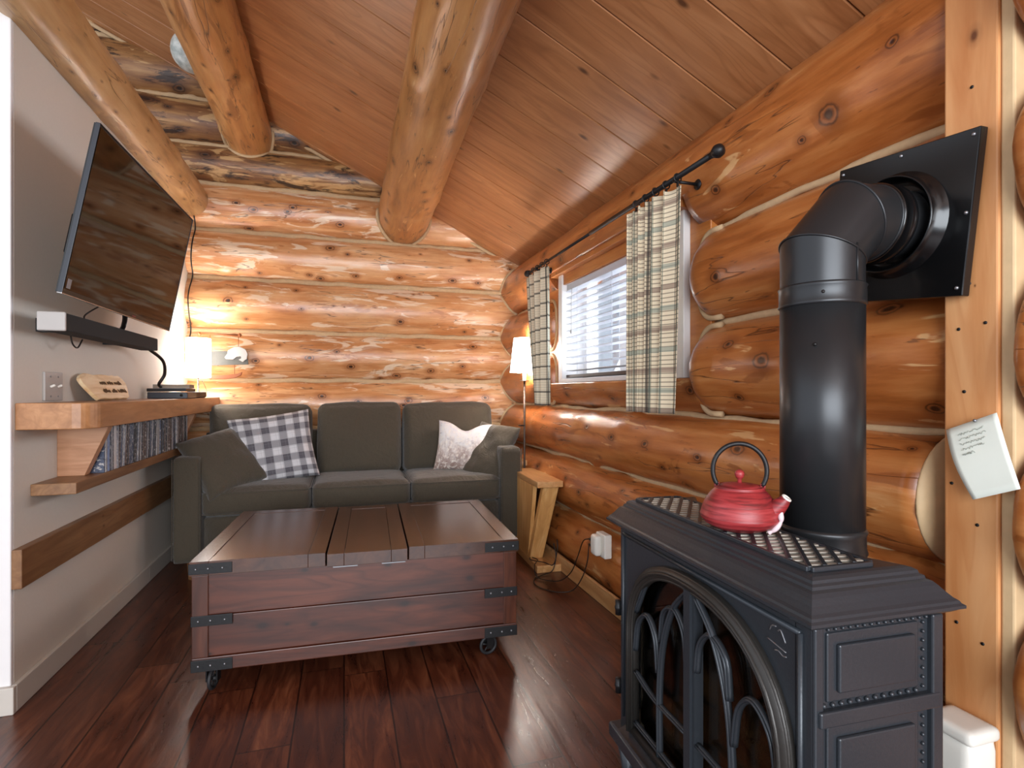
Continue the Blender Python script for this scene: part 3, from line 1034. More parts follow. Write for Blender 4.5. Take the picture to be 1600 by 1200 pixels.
MB().prism(rounded_poly(), lambda u_, v_, d: (u_, v_, d), 0.966, 1.060).build('top_board', M['fir'], sh, 0.003)
MB().b2((0, 0.095, 0.719), (0.14, 1.90, 0.762)).build('ledge', M['fir_dark'], sh, 0.003)
for y_ in (0.287, 1.63):
    MB().prism([(0, 0.762), (0.092, 0.762), (0.178, 0.966), (0, 0.966)], lambda u_, v_, d: (u_, d, v_), y_, y_ + 0.045).build('bracket', M['fir_x'], sh, 0.002)
rl = MB().b2((-1.09, 2.277, 0.419), (-1.06, 4.42, 0.555)).build('wall_rail', M['fir_dark'], bevel=0.003)
tag(rl, 'brown board rail fixed low along the painted wall below the shelf', 'rail')

# disc cases standing on the ledge
rng = random.Random(5)
cm_ = MB().b2((-0.067, -0.007, 0), (0.067, 0.007, 0.19)).build('disc_case', M['case charcoal'], bevel=0.0012, seg=1)
mesh_case = cm_.data
bpy.data.objects.remove(cm_)
y_ = 2.652
first = True
i = 0
specials = {3: ('case_blue', 'pale blue picture case nearest the shelf bracket end of the disc row', 0.019, 0.19),
            7: ('case_white', 'widest plain white box standing among the disc cases', 0.030, 0.197)}
lean = 0.0
while y_ < 3.90:
    w_ = rng.choice((0.0145, 0.0145, 0.015, 0.016, 0.010))
    hgt = rng.choice((0.19, 0.19, 0.188, 0.185, 0.176))
    cn = rng.choice(list(CASES))
    nm, lab, mat = 'disc_case', 'slim %s disc case in the packed row on the shelf ledge' % cn, M['case ' + cn]
    if i in specials:
        mk, lab, w_, hgt = specials[i]
        mat = M[mk]
    if i in (9, 20, 33):
        y_ += 0.004 if lean == 0 else 0
        lean = R(6)
    elif i in (16, 28, 45):
        if lean > R(4):
            y_ += 0.195 * (math.tan(lean) - math.tan(R(4)))
        lean = R(4)
    elif i in (13, 24, 38, 52) and lean > 0:
        y_ += 0.195 * (math.tan(lean) - math.tan(max(0, lean - R(4))))
        lean = max(0, lean - R(4))
    c_ = bpy.data.objects.new(nm, mesh_case)
    col.objects.link(c_)
    c_.scale = (1, w_ / 0.014, hgt / 0.19)
    c_.location = (-1.09 + 0.0675 + rng.uniform(0.0, 0.004), y_ + w_ / 2, 0.7625 + math.sin(lean) * w_ / 2)
    c_.rotation_euler = (-lean, 0, 0)
    b = c_.modifiers.new('b', 'BEVEL')
    b.width, b.segments = 0.0012, 1
    if mat:
        c_.material_slots[0].link = 'OBJECT'
        c_.material_slots[0].material = mat
    tag(c_, lab, 'disc case', 'disc cases on the shelf ledge')
    y_ += (w_ + 0.0012) / math.cos(lean)
    i += 1

# plaque leaning on the wall
poly = [(0.019, 0.12), (0.039, 0.128), (0.072, 0.134), (0.123, 0.131), (0.148, 0.127), (0.185, 0.13), (0.242, 0.133), (0.285, 0.131), (0.308, 0.129), (0.35, 0.133), (0.38, 0.129), (0.42, 0.133), (0.447, 0.116), (0.455, 0.089), (0.424, 0.053), (0.381, 0.013), (0.35, 0.006), (0.302, 0.009), (0.259, 0.005), (0.228, 0.009), (0.171, 0.006), (0.141, 0.008), (0.104, 0.011), (0.07, 0.009), (0.046, 0.006), (0.031, 0.02), (0.023, 0.035), (0.007, 0.064), (-0.002, 0.086), (0.001, 0.107)]
poly = [(a * 1.035, b_ * 1.035) for a, b_ in poly]
pl = thing('wooden_plaque', 'pale live-edge wooden plaque with burnt lettering leaning on the wall', 'plaque', (-0.998, 2.692, 1.0625), 0)
ln = math.atan(0.6)


def pq(u_, v_, d):
    return (-math.sin(ln) * v_ + math.cos(ln) * d, u_, math.cos(ln) * v_ + math.sin(ln) * d)


MB().prism(poly, pq, -0.016, 0.0).build('slab', board_mat('live edge slab', '#b98b5a', '#d9b98c', '#e8d5b2', 'Y', 0.6, 0, 0.8), pl, 0.003)
lt = MB()
rng = random.Random(3)
for (row_z, u0, u1, words_) in ((0.088, 0.16, 0.40, (4, 4, 5)), (0.044, 0.14, 0.40, (4, 3, 5))):
    tot_ = sum(words_) + len(words_) - 1
    st = (u1 - u0) / tot_
    x = u0
    for nw in words_:
        pts = []
        for q in range(nw * 4 + 1):
            up_ = (0.014 if rng.random() < 0.35 else 0.007) if q % 2 else -0.005
            pts.append(pq(x + q * st / 4, row_z + up_ + rng.uniform(-0.002, 0.002), 0.0012))
        lt.tube(curve_pts(pts, 3), 0.0011, 5)
        x += (nw + 1) * st
lt.build('lettering', M['ink_dark'], pl)['label'] = 'two lines of burnt handwriting'

# switch plate
sw = thing('switch_plate', 'double switch plate with two short levers on the painted wall above the shelf', 'switch', (-1.09, 2.545, 1.118))
MB().b2((0, -0.068, -0.053), (0.009, 0.068, 0.058)).build('plate', M['grey_plastic'], sw, 0.002)
for y_ in (-0.026, 0.03):
    MB().box((0.016, y_, 0.004), (0.016, 0.010, 0.009), Matrix.Rotation(R(-25), 3, 'Y')).build('toggle', M['white_plastic'], sw, 0.002)
    for z in (0.04, -0.036):
        MB().cyl((0.009, y_, z), (0.0105, y_, z), 0.0035, 10).build('screw', M['rivet'], sw)

# boxes on the shelf
o = MB().b2((-1.055, 3.50, 1.0605), (-0.855, 3.70, 1.098)).build('media_box', M['blue_black'], bevel=0.004)
MB().cyl((-0.885, 3.4985, 1.08), (-0.885, 3.5002, 1.08), 0.008, 16).build('button', M['black_plastic'], o)
tag(o, 'flat blue-black media box at the bottom of the pile on the shelf', 'media box')
o = MB().box((-0.96, 3.60, 1.1095), (0.20, 0.17, 0.018), Matrix.Rotation(R(-3), 3, 'Z')).build('notebook', M['black_plastic'], bevel=0.003)
tag(o, 'thin black notebook lying on the blue-black media box', 'book')
o = thing('paperback_book', 'grey covered book topping the pile on the wall shelf', 'book', (-0.945, 3.62, 1.1195), R(4))
MB().b2((-0.10, -0.07, 0), (0.085, 0.08, 0.002)).b2((-0.10, -0.07, 0.020), (0.085, 0.08, 0.022)).b2((-0.10, -0.07, 0), (-0.098, 0.08, 0.022)).build('cover', M['grey_book'], o)
MB().b2((-0.098, -0.068, 0.002), (0.082, 0.078, 0.020)).build('pages', plain('page edges', '#9b8a78', 0.8, 0, 0.15, 0, 200), o)
o = thing('leather_case', 'dark brown leather case with tan end beside the media box', 'case', (-0.895, 3.74, 1.0605))
MB().b2((-0.028, 0, 0), (0.028, 0.27, 0.040)).build('body', M['brown_leather'], o, 0.008)
MB().lathe([(0.019, 0), (0.02, 0.02), (0.012, 0.035), (0.002, 0.038)], (0, 0.27, 0.0205), 20, (0, 1, 0)).build('end_knob', M['tan_end'], o)

# shelf lamp
lp = thing('shelf_lamp', 'lit white drum shade lamp on the far end of the wall shelf', 'lamp', (-0.953, 4.17, 1.0605))
MB().lathe([(0.045, 0), (0.045, 0.008), (0.012, 0.014), (0.006, 0.03), (0.005, 0.13), (0.009, 0.135), (0.009, 0.16)], (0, 0, 0), 24).build('stand', M['chrome'], lp)
MB().lathe([(0.076, 0.135), (0.076, 0.405)], (0, 0, 0), 48, caps=False).lathe([(0.0745, 0.135), (0.0745, 0.405)], (0, 0, 0), 48, caps=False).build('lamp_shade', M['shade'], lp)
MB().tube([(0.0755 * math.cos(a), 0.0755 * math.sin(a), 0.135) for a in [2 * PI * q / 32 for q in range(32)]], 0.0015, 5, True).tube([(0.0755 * math.cos(a), 0.0755 * math.sin(a), 0.405) for a in [2 * PI * q / 32 for q in range(32)]], 0.0015, 5, True).build('shade_ring', M['bulb_sleeve'], lp)
MB().tube(curve_pts([(0.03, 0.03, 0.02), (0.045, 0.02, 0.05), (0.02, 0.01, 0.12)]), 0.0018, 6).build('cord', M['cord'], lp)


def bulb(name, loc, power, color=(1.0, 0.98, 0.96), r=0.03):
    l = bpy.data.lights.new(name, 'POINT')
    l.energy, l.color, l.shadow_soft_size = power, color, r
    o_ = bpy.data.objects.new(name, l)
    col.objects.link(o_)
    o_.location = loc
    return o_


bulb('shelf_lamp_bulb', (-0.953, 4.17, 1.34), 10)

# hanging fishing art on the log wall
ar = thing('wall_art', 'wood and tin hanging of a leaping fish over a small canoe on the log wall', 'wall art', (-0.82, 4.352, 1.17))
WA = plain('reddish carved wood', '#8c4d26', 0.5, 0, 0.08)
MB().cyl((-0.16, -0.012, 0.342), (0.09, -0.012, 0.342), 0.006, 12).ball((-0.165, -0.012, 0.342), 0.013).ball((0.095, -0.012, 0.342), 0.013).build('hanging_rod', WA, ar)
pan = [(-0.14, 0.115), (0.152, 0.130), (0.146, 0.17), (0.13, 0.205), (0.0, 0.225), (-0.06, 0.222), (-0.14, 0.215)]
MB().prism(pan, lambda u_, v_, d: (u_, d, v_), -0.004, 0.004).build('tin_panel', plain('dull tin', '#55544f', 0.6, 0.2, 0.10), ar, 0.001)
fish = [(0.010, 0.178), (0.018, 0.168), (0.055, 0.166), (0.075, 0.182), (0.098, 0.186), (0.100, 0.174), (0.085, 0.165), (0.108, 0.152), (0.118, 0.162), (0.130, 0.17), (0.135, 0.20), (0.122, 0.228), (0.09, 0.244), (0.06, 0.240), (0.028, 0.220), (0.024, 0.198)]
fish = [(0.075 + (a_ - 0.075) * 1.22, 0.205 + (b_ - 0.20) * 1.22) for a_, b_ in fish]
MB().prism(fish, lambda u_, v_, d: (u_, d, v_), -0.014, -0.005).build('fish', M['grey_plastic'], ar, 0.001)['label'] = 'white leaping fish cut-out'
MB().cyl((0.085, 0, 0.342), (0.085, 0, 0.235), 0.0022, 6).cyl((-0.10, 0, 0.342), (-0.10, 0, 0.20), 0.0022, 6).cyl((-0.10, 0, 0.125), (-0.10, 0, 0.05), 0.0022, 6).cyl((0.06, 0, 0.13), (0.06, 0, 0.05), 0.0022, 6).build('hanger', WA, ar)
can = [(-0.13, 0.048), (-0.095, 0.018), (0.0, 0.020), (0.07, 0.030), (0.105, 0.050), (0.112, 0.074), (0.085, 0.062), (0.02, 0.050), (-0.08, 0.046)]
MB().prism(can, lambda u_, v_, d: (u_, d, v_), -0.026, 0.004).build('canoe', WA, ar, 0.002)

# pale glass globe high between the beams
o = thing('ceiling_globe', 'pale frosted glass globe lamp hanging high between two round beams', 'lamp', (-0.93, 3.93, 3.285))
MB().ball((0, 0, 0), 0.125, seg=28).build('globe', M['frosted'], o)
MB().cyl((0, 0, 0.11), (0, 0, 0.135), 0.05).cyl((0, 0, 0.13), (0, 0, roof_z(-0.93) - 3.285 + 0.01), 0.009).build('stem', M['black_iron'], o)


# ------------------------------------------------------------------ soft shapes
def soft(sx, sy, sz, r, puff=(0, 0, 0), n=14, wob=0.0, seed=0.0, lean=None):
    """rounded box that swells in the middle of its faces; centred at the origin"""
    bm = bmesh.new()
    bmesh.ops.create_cube(bm, size=2)
    bmesh.ops.subdivide_edges(bm, edges=bm.edges, cuts=n, use_grid_fill=True)
    out = []
    hx, hy, hz = sx / 2, sy / 2, sz / 2

    def ease(t):
        return math.copysign(abs(t) ** 0.8, t)
    for v_ in bm.verts:
        p = Vector([ease(a) for a in v_.co])
        q = Vector((p.x * hx, p.y * hy, p.z * hz))
        inn = Vector([max(-h_ + r, min(h_ - r, a)) for a, h_ in zip(q, (hx, hy, hz))])
        d = q - inn
        if d.length > 1e-7:
            # keep points on the rounded skin
            big = max(abs(p.x), abs(p.y), abs(p.z))
            q = inn + d.normalized() * r if big > 0.999 else q
        fx_, fy_, fz_ = 1 - p.x ** 2, 1 - p.y ** 2, 1 - p.z ** 2
        q.x += math.copysign(puff[0] * max(fy_ * fz_, 0) ** 0.6, p.x) * abs(p.x) ** 3
        q.y += math.copysign(puff[1] * max(fx_ * fz_, 0) ** 0.6, p.y) * abs(p.y) ** 3
        q.z += math.copysign(puff[2] * max(fx_ * fy_, 0) ** 0.6, p.z) * abs(p.z) ** 3
        if wob:
            k_ = Vector((nz(q.x * 5 + seed, q.y * 5, q.z * 5), nz(q.x * 5, q.y * 5 + seed, q.z * 5 + 9), nz(q.x * 5 + 4, q.y * 5, q.z * 5 + seed)))
            q += k_ * wob
        if lean:
            q = lean(q)
        v_.co = q
    mb = MB()
    bm.verts.index_update()
    mb.add([v_.co.copy() for v_ in bm.verts], [tuple(x.index for x in f.verts) for f in bm.faces], True)
    bm.free()
    return mb


def welt(sx, sy, z, r, wob=0.0, seed=0.0):
    """closed seam cord round a cushion at height z"""
    pts = []
    hx, hy = sx / 2, sy / 2
    for cx, cy, a0 in ((hx - r, hy - r, 0), (-hx + r, hy - r, 90), (-hx + r, -hy + r, 180), (hx - r, -hy + r, 270)):
        for t in range(7):
            a = R(a0 + 15 * t)
            pts.append(Vector((cx + r * math.cos(a), cy + r * math.sin(a), z)))
    out = []
    for i_, p in enumerate(pts):
        q = pts[(i_ + 1) % len(pts)]
        m_ = max(1, int((q - p).length / 0.05))
        out += [p.lerp(q, t / m_) for t in range(m_)]
    return out


def pillow(w_, h_, t_, pinch=0.10, n=26, sag=0.0, seed=0.0, wr=0.006, notch=0.0):
    """square cushion in local XZ facing -Y, pointed corners; uv in metres"""
    vs, uvs, fs = [], [], []
    idx_ = {}
    for side in (-1, 1):
        for j in range(n + 1):
            for i_ in range(n + 1):
                u_ = math.sin((i_ / n * 2 - 1) * PI / 2)
                v_ = math.sin((j / n * 2 - 1) * PI / 2)
                edge = i_ in (0, n) or j in (0, n)
                if edge and side == 1 and (i_, j, -1) in idx_:
                    idx_[(i_, j, 1)] = idx_[(i_, j, -1)]
                    continue
                x = u_ * w_ / 2 * (1 - pinch * (1 - v_ * v_))
                z = v_ * h_ / 2 * (1 - pinch * (1 - u_ * u_))
                if v_ > 0:
                    z -= notch * math.exp(-(u_ / 0.4) ** 2) * v_
                th_ = t_ / 2 * (max(1 - u_ ** 4, 0) * max(1 - v_ ** 4, 0)) ** 0.42
                th_ += wr * nz(x * 9 + seed, z * 9, side) * (1 if not edge else 0) + 0.5 * wr * nz(x * 22 + seed, z * 12, side) * (0 if edge else 1)
                y_ = side * max(th_, 0) - sag * (1 - v_) * (1 - u_ * u_)
                idx_[(i_, j, side)] = len(vs)
                vs.append((x, y_, z + h_ / 2))
                uvs.append((i_ / n * w_ * 0.98 + 0.02, j / n * h_))
    for side in (-1, 1):
        for j in range(n):
            for i_ in range(n):
                q = [idx_[(i_, j, side)], idx_[(i_ + 1, j, side)], idx_[(i_ + 1, j + 1, side)], idx_[(i_, j + 1, side)]]
                fs.append(tuple(q if side == -1 else q[::-1]))
    return MB().add(vs, fs, True, uvs)


# ------------------------------------------------------------------ sofa
so_ = thing('sofa', 'olive grey three seat sofa against the log wall', 'sofa', (0.113, 3.94, 0))
SM = M['sofa']
# frame
soft(1.80, 0.80, 0.26, 0.02, n=8).build('base', SM, so_, loc=(0, 0.0, 0.235))
for sg in (-1, 1):
    a_ = soft(0.145, 0.84, 0.615, 0.022, (0.004, 0.002, 0.004), n=12, wob=0.002, seed=sg)
    a_.build('arm', SM, so_, loc=(sg * 0.9805, 0.0, 0.4125))
    a2 = MB()
    for zz in (-1, 1):
        a2.tube([(sg * 0.9805 + zz * 0.0715, -0.4185, 0.13 + 0.58 * t / 6) for t in range(7)], 0.003, 6)
    a2.build('piping', SM, so_)
soft(2.08, 0.12, 0.70, 0.03, n=10).build('back_frame', SM, so_, loc=(0, 0.335, 0.47))
for k_ in range(3):
    x = (-0.61, 0.0, 0.61)[k_]
    c_ = soft(0.606, 0.62, 0.165, 0.045, (0.0, 0.018, 0.020), n=16, wob=0.006, seed=k_ * 5.0)
    c_.build('seat_cushion', SM, so_, loc=(x, -0.10, 0.442))
    pw = MB()
    for zz in (0.062, -0.062):
        pw.tube([p + Vector((0, -0.004 if p.y < 0 else 0, 0)) for p in welt(0.600, 0.622, zz, 0.05)], 0.004, 6, True)
    pw.build('cushion_piping', SM, so_, loc=(x, -0.10, 0.442))
bw = (0.66, 0.60, 0.70)
bxs = (-0.66, 0.0, 0.655)
for k_ in range(3):
    def ln_(q, s_=k_):
        q = q.copy()
        q.z *= 1 + 0.02 * nz(q.x * 4, s_ * 3.0)
        if q.z > 0:
            q.y *= 1 - 0.35 * (q.z / 0.26)
        return q
    c_ = soft(bw[k_] - 0.01, 0.22, 0.51, 0.055, (0.0, 0.045, 0.012), n=18, wob=0.012, seed=11 + k_ * 3.0, lean=ln_)
    o = c_.build('back_cushion', SM, so_, loc=(bxs[k_], 0.185, 0.755))
    o.rotation_euler = (R(-11), 0, 0)
for sx in (-0.96, 0.96):
    for sy in (-0.36, 0.34):
        MB().lathe([(0.022, 0), (0.03, 0.105)], (sx, sy, 0), 4, smooth=False).build('leg', M['fir_dark'], so_)


def place_pillow(mb, name, label, mat, loc, rx, ry, rz, group=None):
    o_ = mb.build(name, mat)
    o_.matrix_basis = Matrix.Translation(loc) @ Matrix.Rotation(R(rz), 4, 'Z') @ Matrix.Rotation(R(rx), 4, 'X') @ Matrix.Rotation(R(ry), 4, 'Y')
    return tag(o_, label, 'cushion', group)


place_pillow(pillow(0.50, 0.46, 0.15, 0.06, seed=1.0), 'scatter_cushion', 'grey and white plaid square cushion leaning on the sofa back', M['plaid'], (-0.395, 3.775, 0.512), -16, -8, 8, 'patterned cushions')
place_pillow(pillow(0.40, 0.37, 0.13, 0.07, seed=2.0, notch=0.055), 'scatter_cushion', 'pale cushion printed with a brown sketched village, top dented', M['print'], (0.80, 3.80, 0.520), -16, 5, -16, 'patterned cushions')


def drape(mb, label, mat, tip, ux, vz, w_, h_):
    """cushion whose upper outer corner is at tip, top edge along ux, side edge down along vz"""
    U = Vector(ux).normalized()
    V = Vector(vz)
    V = (V - U * V.dot(U)).normalized()
    Yv = (-V).cross(U)
    o_ = mb.build('arm_pillow', mat)
    org = Vector(tip) + U * w_ / 2 + V * h_
    o_.matrix_basis = Matrix.Translation(org) @ Matrix((tuple(U) + (0,), tuple(Yv) + (0,), tuple(-V) + (0,), (0, 0, 0, 1))).transposed()
    return tag(o_, label, 'cushion', 'olive sofa pillows')


drape(pillow(0.37, 0.41, 0.16, 0.06, seed=4.0, wr=0.018), 'slumped olive pillow over the sofa arm by the wall shelf', SM, (-0.948, 3.63, 0.795), (0.30, 0.26, 0.09), (0.20, -0.12, -0.32), 0.37, 0.41)
U_ = Vector((0.27, -0.30, -0.04)).normalized()
drape(pillow(0.33, 0.46, 0.16, 0.06, seed=6.0, wr=0.018), 'slumped olive pillow over the sofa arm by the floor lamp', SM, Vector((1.215, 3.70, 0.84)) - U_ * 0.33, U_, (-0.30, -0.03, -0.38), 0.33, 0.46)

# ------------------------------------------------------------------ trunk table
TR = thing('trunk_table', 'dark red brown wooden trunk coffee table with black corner straps on castors', 'coffee table', (0.10, 2.585, 0), R(-2.6))
W2, D2 = 0.605, 0.42
TB, TT = 0.088, 0.436
bd = MB()
hb = (TT - TB - 0.05) / 2
for j in range(2):
    z0 = TB + 0.05 + j * hb
    bd.b2((-W2 + 0.006, -D2 + 0.006, z0 + 0.001), (W2 - 0.006, -D2 + 0.03, z0 + hb - 0.001))
    bd.b2((-W2 + 0.006, D2 - 0.03, z0 + 0.001), (W2 - 0.006, D2 - 0.006, z0 + hb - 0.001))
    bd.b2((-W2 + 0.006, -D2 + 0.03, z0 + 0.001), (-W2 + 0.03, D2 - 0.03, z0 + hb - 0.001))
    bd.b2((W2 - 0.03, -D2 + 0.03, z0 + 0.001), (W2 - 0.006, D2 - 0.03, z0 + hb - 0.001))
bd.b2((-W2 + 0.01, -D2 + 0.01, TB + 0.005), (W2 - 0.01, D2 - 0.01, TB + 0.03))
bd.build('body', M['trunk'], TR, 0.003)
for sx in (-1, 1):
    for sy in (-1, 1):
        MB().b2((sx * W2, sy * D2, TB + 0.05), (sx * (W2 - 0.055), sy * (D2 - 0.045), TT)).build('corner_stile', M['trunk_v'], TR, 0.003)
MB().b2((-W2, -D2, TB), (W2, -D2 + 0.03, TB + 0.05)).b2((-W2, D2 - 0.03, TB), (W2, D2, TB + 0.05)).b2((-W2, -D2 + 0.03, TB), (-W2 + 0.03, D2 - 0.03, TB + 0.05)).b2((W2 - 0.03, -D2 + 0.03, TB), (W2, D2 - 0.03, TB + 0.05)).build('bottom_rail', M['trunk'], TR, 0.003)
for nm, x0, x1, dz, fy_ in (('lid', -0.611, -0.148, 0, 0), ('lid', -0.142, 0.158, -0.003, -0.012), ('lid', 0.164, 0.611, 0, 0)):
    lm = MB()
    e_ = 0.062
    e0 = e_ if x0 > -0.5 or True else 0
    z0, z1 = TT + 0.001, TT + 0.052 + dz
    yf, yb = -D2 - 0.006 + fy_, D2 + 0.006
    lm.b2((x0, yf, z0), (x0 + e_, yb, z1))
    lm.b2((x1 - e_, yf, z0), (x1, yb, z1))
    lm.b2((x0 + e_ + .0003, yf, z0), (x1 - e_ - .0003, yf + e_, z1))
    lm.b2((x0 + e_ + .0003, yb - e_, z0), (x1 - e_ - .0003, yb, z1))
    lm.b2((x0 + e_ + .0008, yf + e_ + .0008, z0), (x1 - e_ - .0008, yb - e_ - .0008, z1 - 0.002))
    lm.build(nm, M['trunk_top'], TR, 0.0012)
# straps with rivets, wrapping each corner
for sx in (-1, 1):
    for sy in (-1, 1):
        for (zc, hh_) in ((TT + 0.026, 0.019), (0.272, 0.019), (TB + 0.022, 0.021)):
            ex = 0.0085 if zc > 0.4 else 0.0025
            st = MB()
            st.b2((sx * (W2 + ex), sy * (D2 + ex), zc - hh_), (sx * (W2 - 0.135), sy * (D2 + ex - 0.003), zc + hh_))
            st.b2((sx * (W2 + ex), sy * (D2 + ex), zc - hh_), (sx * (W2 + ex - 0.003), sy * (D2 - 0.11), zc + hh_))
            so2 = st.build('corner_strap', M['black_iron'], TR, 0.0012)
            rv = MB()
            for xr in (0.025, 0.065, 0.112):
                rv.ball((sx * (W2 - xr + ex), sy * (D2 + ex), zc), 0.0042, seg=10)
            for yr in (0.03, 0.085):
                rv.ball((sx * (W2 + ex), sy * (D2 - yr), zc), 0.0042, seg=10)
            rv.build('rivets', M['rivet'], so2)
for x in (-0.075, 0.105):
    MB().b2((x - 0.045, -D2 - 0.0175, TT - 0.003), (x + 0.045, -D2 + 0.0, TT + 0.0005)).build('hinge_plate', M['rivet'], TR)
for sx in (-1, 1):
    for sy in (-1, 1):
        cx, cy = (-0.545 if sx < 0 else 0.495), sy * 0.375
        an = R(80) if (sx < 0) else R(14)
        c_ = Matrix.Rotation(an, 3, 'Z')
        cs = MB()
        cs.cyl((cx, cy, 0.078), (cx, cy, TB), 0.022, 16)
        for s_ in (-1, 1):
            cs.box(Vector((cx, cy, 0.058)) + c_ @ Vector((0, s_ * 0.019, 0)), (0.03, 0.004, 0.05), c_)
        cast = cs.build('castor', M['black_iron'], TR)
        ax = c_ @ Vector((0, 1, 0))
        ctr = Vector((cx, cy, 0.0408))
        pts = []
        e1 = c_ @ Vector((1, 0, 0))
        wm = MB()
        for q in range(24):
            a = 2 * PI * q / 24
            pts.append(ctr + e1 * math.cos(a) * 0.034 + Vector((0, 0, 1)) * math.sin(a) * 0.034)
        wm.tube(pts, 0.0068, 10, True)
        wm.cyl(ctr - ax * 0.013, ctr + ax * 0.013, 0.008, 12)
        for q in range(5):
            a = 2 * PI * q / 5 + 0.3
            wm.cyl(ctr, ctr + e1 * math.cos(a) * 0.032 + Vector((0, 0, 1)) * math.sin(a) * 0.032, 0.0032, 8)
        wm.build('wheel', M['rubber'], cast)

# ------------------------------------------------------------------ z shaped side table
def ztable(label, loc, rz, hgt):
    t = thing('side_table', label, 'side table', loc, R(rz), 'z shaped pine side tables')
    MB().b2((-0.083, 0, hgt - 0.038), (0.083, 0.60, hgt)).build('top', M['pine_top'], t, 0.004)
    MB().b2((-0.085, 0.0, 0), (0.085, 0.60, 0.045)).build('foot', M['pine_top'], t, 0.004)
    zt_ = hgt - 0.038
    legv = [(-0.085, 0.15, 0.045), (0.0, 0.15, 0.045), (0.0, 0.20, 0.045), (-0.085, 0.20, 0.045), (-0.035, 0.03, zt_), (0.066, 0.03, zt_), (0.066, 0.08, zt_), (-0.035, 0.08, zt_)]
    MB().add(legv, [(0, 1, 2, 3), (4, 5, 6, 7), (0, 1, 5, 4), (1, 2, 6, 5), (2, 3, 7, 6), (3, 0, 4, 7)]).build('front_leg', M['pine'], t, 0.003)
    MB().prism([(0.20, 0.045), (0.082, zt_), (0.50, zt_), (0.50, 0.045)], lambda u_, v_, d: (d, u_, v_), -0.083, -0.058).build('side_panel', M['pine'], t, 0.003)
    return t


ztable('narrow pine side table with slanted leg between sofa arm and log wall', (1.20, 3.065, 0), -2.0, 0.553)

# second pine slab beyond the sofa arm
o = MB().b2((1.195, 3.72, 0.56), (1.275, 4.0, 0.60)).build('pine_block', M['pine_top'], bevel=0.003)
o2 = MB().b2((1.21, 3.74, 0.0), (1.25, 3.98, 0.56)).build('upright', M['pine'], o)
tag(o, 'small pale pine stand behind the sofa arm under the lamp', 'stand')

# floor lamp
fl = thing('floor_lamp', 'slim bronze floor lamp with lit white shade in the log corner', 'lamp', (1.235, 3.665, 0))
MB().lathe([(0.06, 0), (0.06, 0.012), (0.02, 0.02), (0.008, 0.03)], (0, 0, 0), 28).build('base', M['bronze'], fl)
MB().cyl((0, 0, 0.02), (0, 0, 1.178), 0.0075, 16).lathe([(0.034, 0), (0.034, 0.004)], (0, 0, 1.176), 24).build('pole', M['bronze'], fl)
MB().cyl((0, 0, 1.178), (0, 0, 1.262), 0.012, 16).build('sleeve', M['sleeve_lit'], fl)
MB().lathe([(0.103, 1.238), (0.076, 1.482)], (0, 0, 0), 48, caps=False).lathe([(0.1015, 1.238), (0.0745, 1.482)], (0, 0, 0), 48, caps=False).build('lamp_shade', M['shade'], fl)
MB().cyl((-0.005, -0.006, 0.858), (-0.05, -0.03, 0.860), 0.0045, 8).cyl((-0.05, -0.03, 0.856), (-0.05, -0.03, 0.864), 0.006).build('switch_arm', M['black_iron'], fl)
bulb('floor_lamp_bulb', (1.235, 3.665, 1.40), 10)

# outlet with plug and cords
ou = thing('wall_outlet', 'white plug-in adapter on the log wall between side table and stove', 'outlet', (1.262, 2.50, 0.315))
MB().b2((-0.012, -0.05, -0.06), (0.03, 0.05, 0.06)).build('cover_plate', M['white_plastic'], ou, 0.006)
soft(0.036, 0.066, 0.105, 0.014, (0.004, 0, 0), n=8).build('adapter', M['white_plastic'], ou, loc=(-0.028, 0.012, 0.0))
MB().cyl((-0.022, 0.045, 0.008), (-0.03, 0.085, 0.012), 0.011, 12, r1=0.007).cyl((-0.022, 0.045, -0.02), (-0.03, 0.088, -0.018), 0.011, 12, r1=0.007).build('plug', M['black_plastic'], ou)
cable('cord', 'dark lamp cord hanging from the outlet plug and curling on the side table foot',
      [(1.23, 2.585, 0.328), (1.22, 2.64, 0.30), (1.215, 2.70, 0.20), (1.21, 2.78, 0.09), (1.17, 2.86, 0.02), (1.10, 2.95, 0.008), (1.08, 3.0, 0.02), (1.09, 3.045, 0.06), (1.12, 3.10, 0.058), (1.15, 3.16, 0.055), (1.13, 3.22, 0.054), (1.11, 3.17, 0.054), (1.17, 3.10, 0.054), (1.215, 3.055, 0.05), (1.235, 3.04, 0.15), (1.24, 3.06, 0.20)], 0.003, n=8)
cable('cord', 'second dark cord drooping from the outlet to the plank floor',
      [(1.23, 2.588, 0.297), (1.225, 2.60, 0.20), (1.21, 2.64, 0.10), (1.18, 2.70, 0.02), (1.10, 2.75, 0.005), (1.04, 2.86, 0.005), (1.06, 2.97, 0.005), (1.13, 3.02, 0.005), (1.20, 3.035, 0.02), (1.225, 3.04, 0.10), (1.215, 3.05, 0.18)], 0.003, n=8)

# ------------------------------------------------------------------ stove
ST = thing('gas_stove', 'black cast iron stove with arched glass door', 'stove', (0.683, 0.652, 0), R(-2.6))
# local: x to the log wall, y along the front


def ring_loft(prof, poly_fn, name, mat, bevel=0.0):
    """stacked outlines: prof = (inset, z)"""
    mb_ = MB()
    rings = [poly_fn(i_) for i_, z in prof]
    n_ = len(rings[0])
    vs = [(p[0], p[1], z) for rg, (i_, z) in zip(rings, prof) for p in rg]
    fs = []
    for a in range(len(prof) - 1):
        for q in range(n_):
            fs.append((a * n_ + q, a * n_ + (q + 1) % n_, (a + 1) * n_ + (q + 1) % n_, (a + 1) * n_ + q))
    fs.append(tuple(range(n_ - 1, -1, -1)))
    fs.append(tuple(range((len(prof) - 1) * n_, len(prof) * n_)))
    mb_.add(vs, fs)
    return mb_.build(name, mat, ST, bevel)


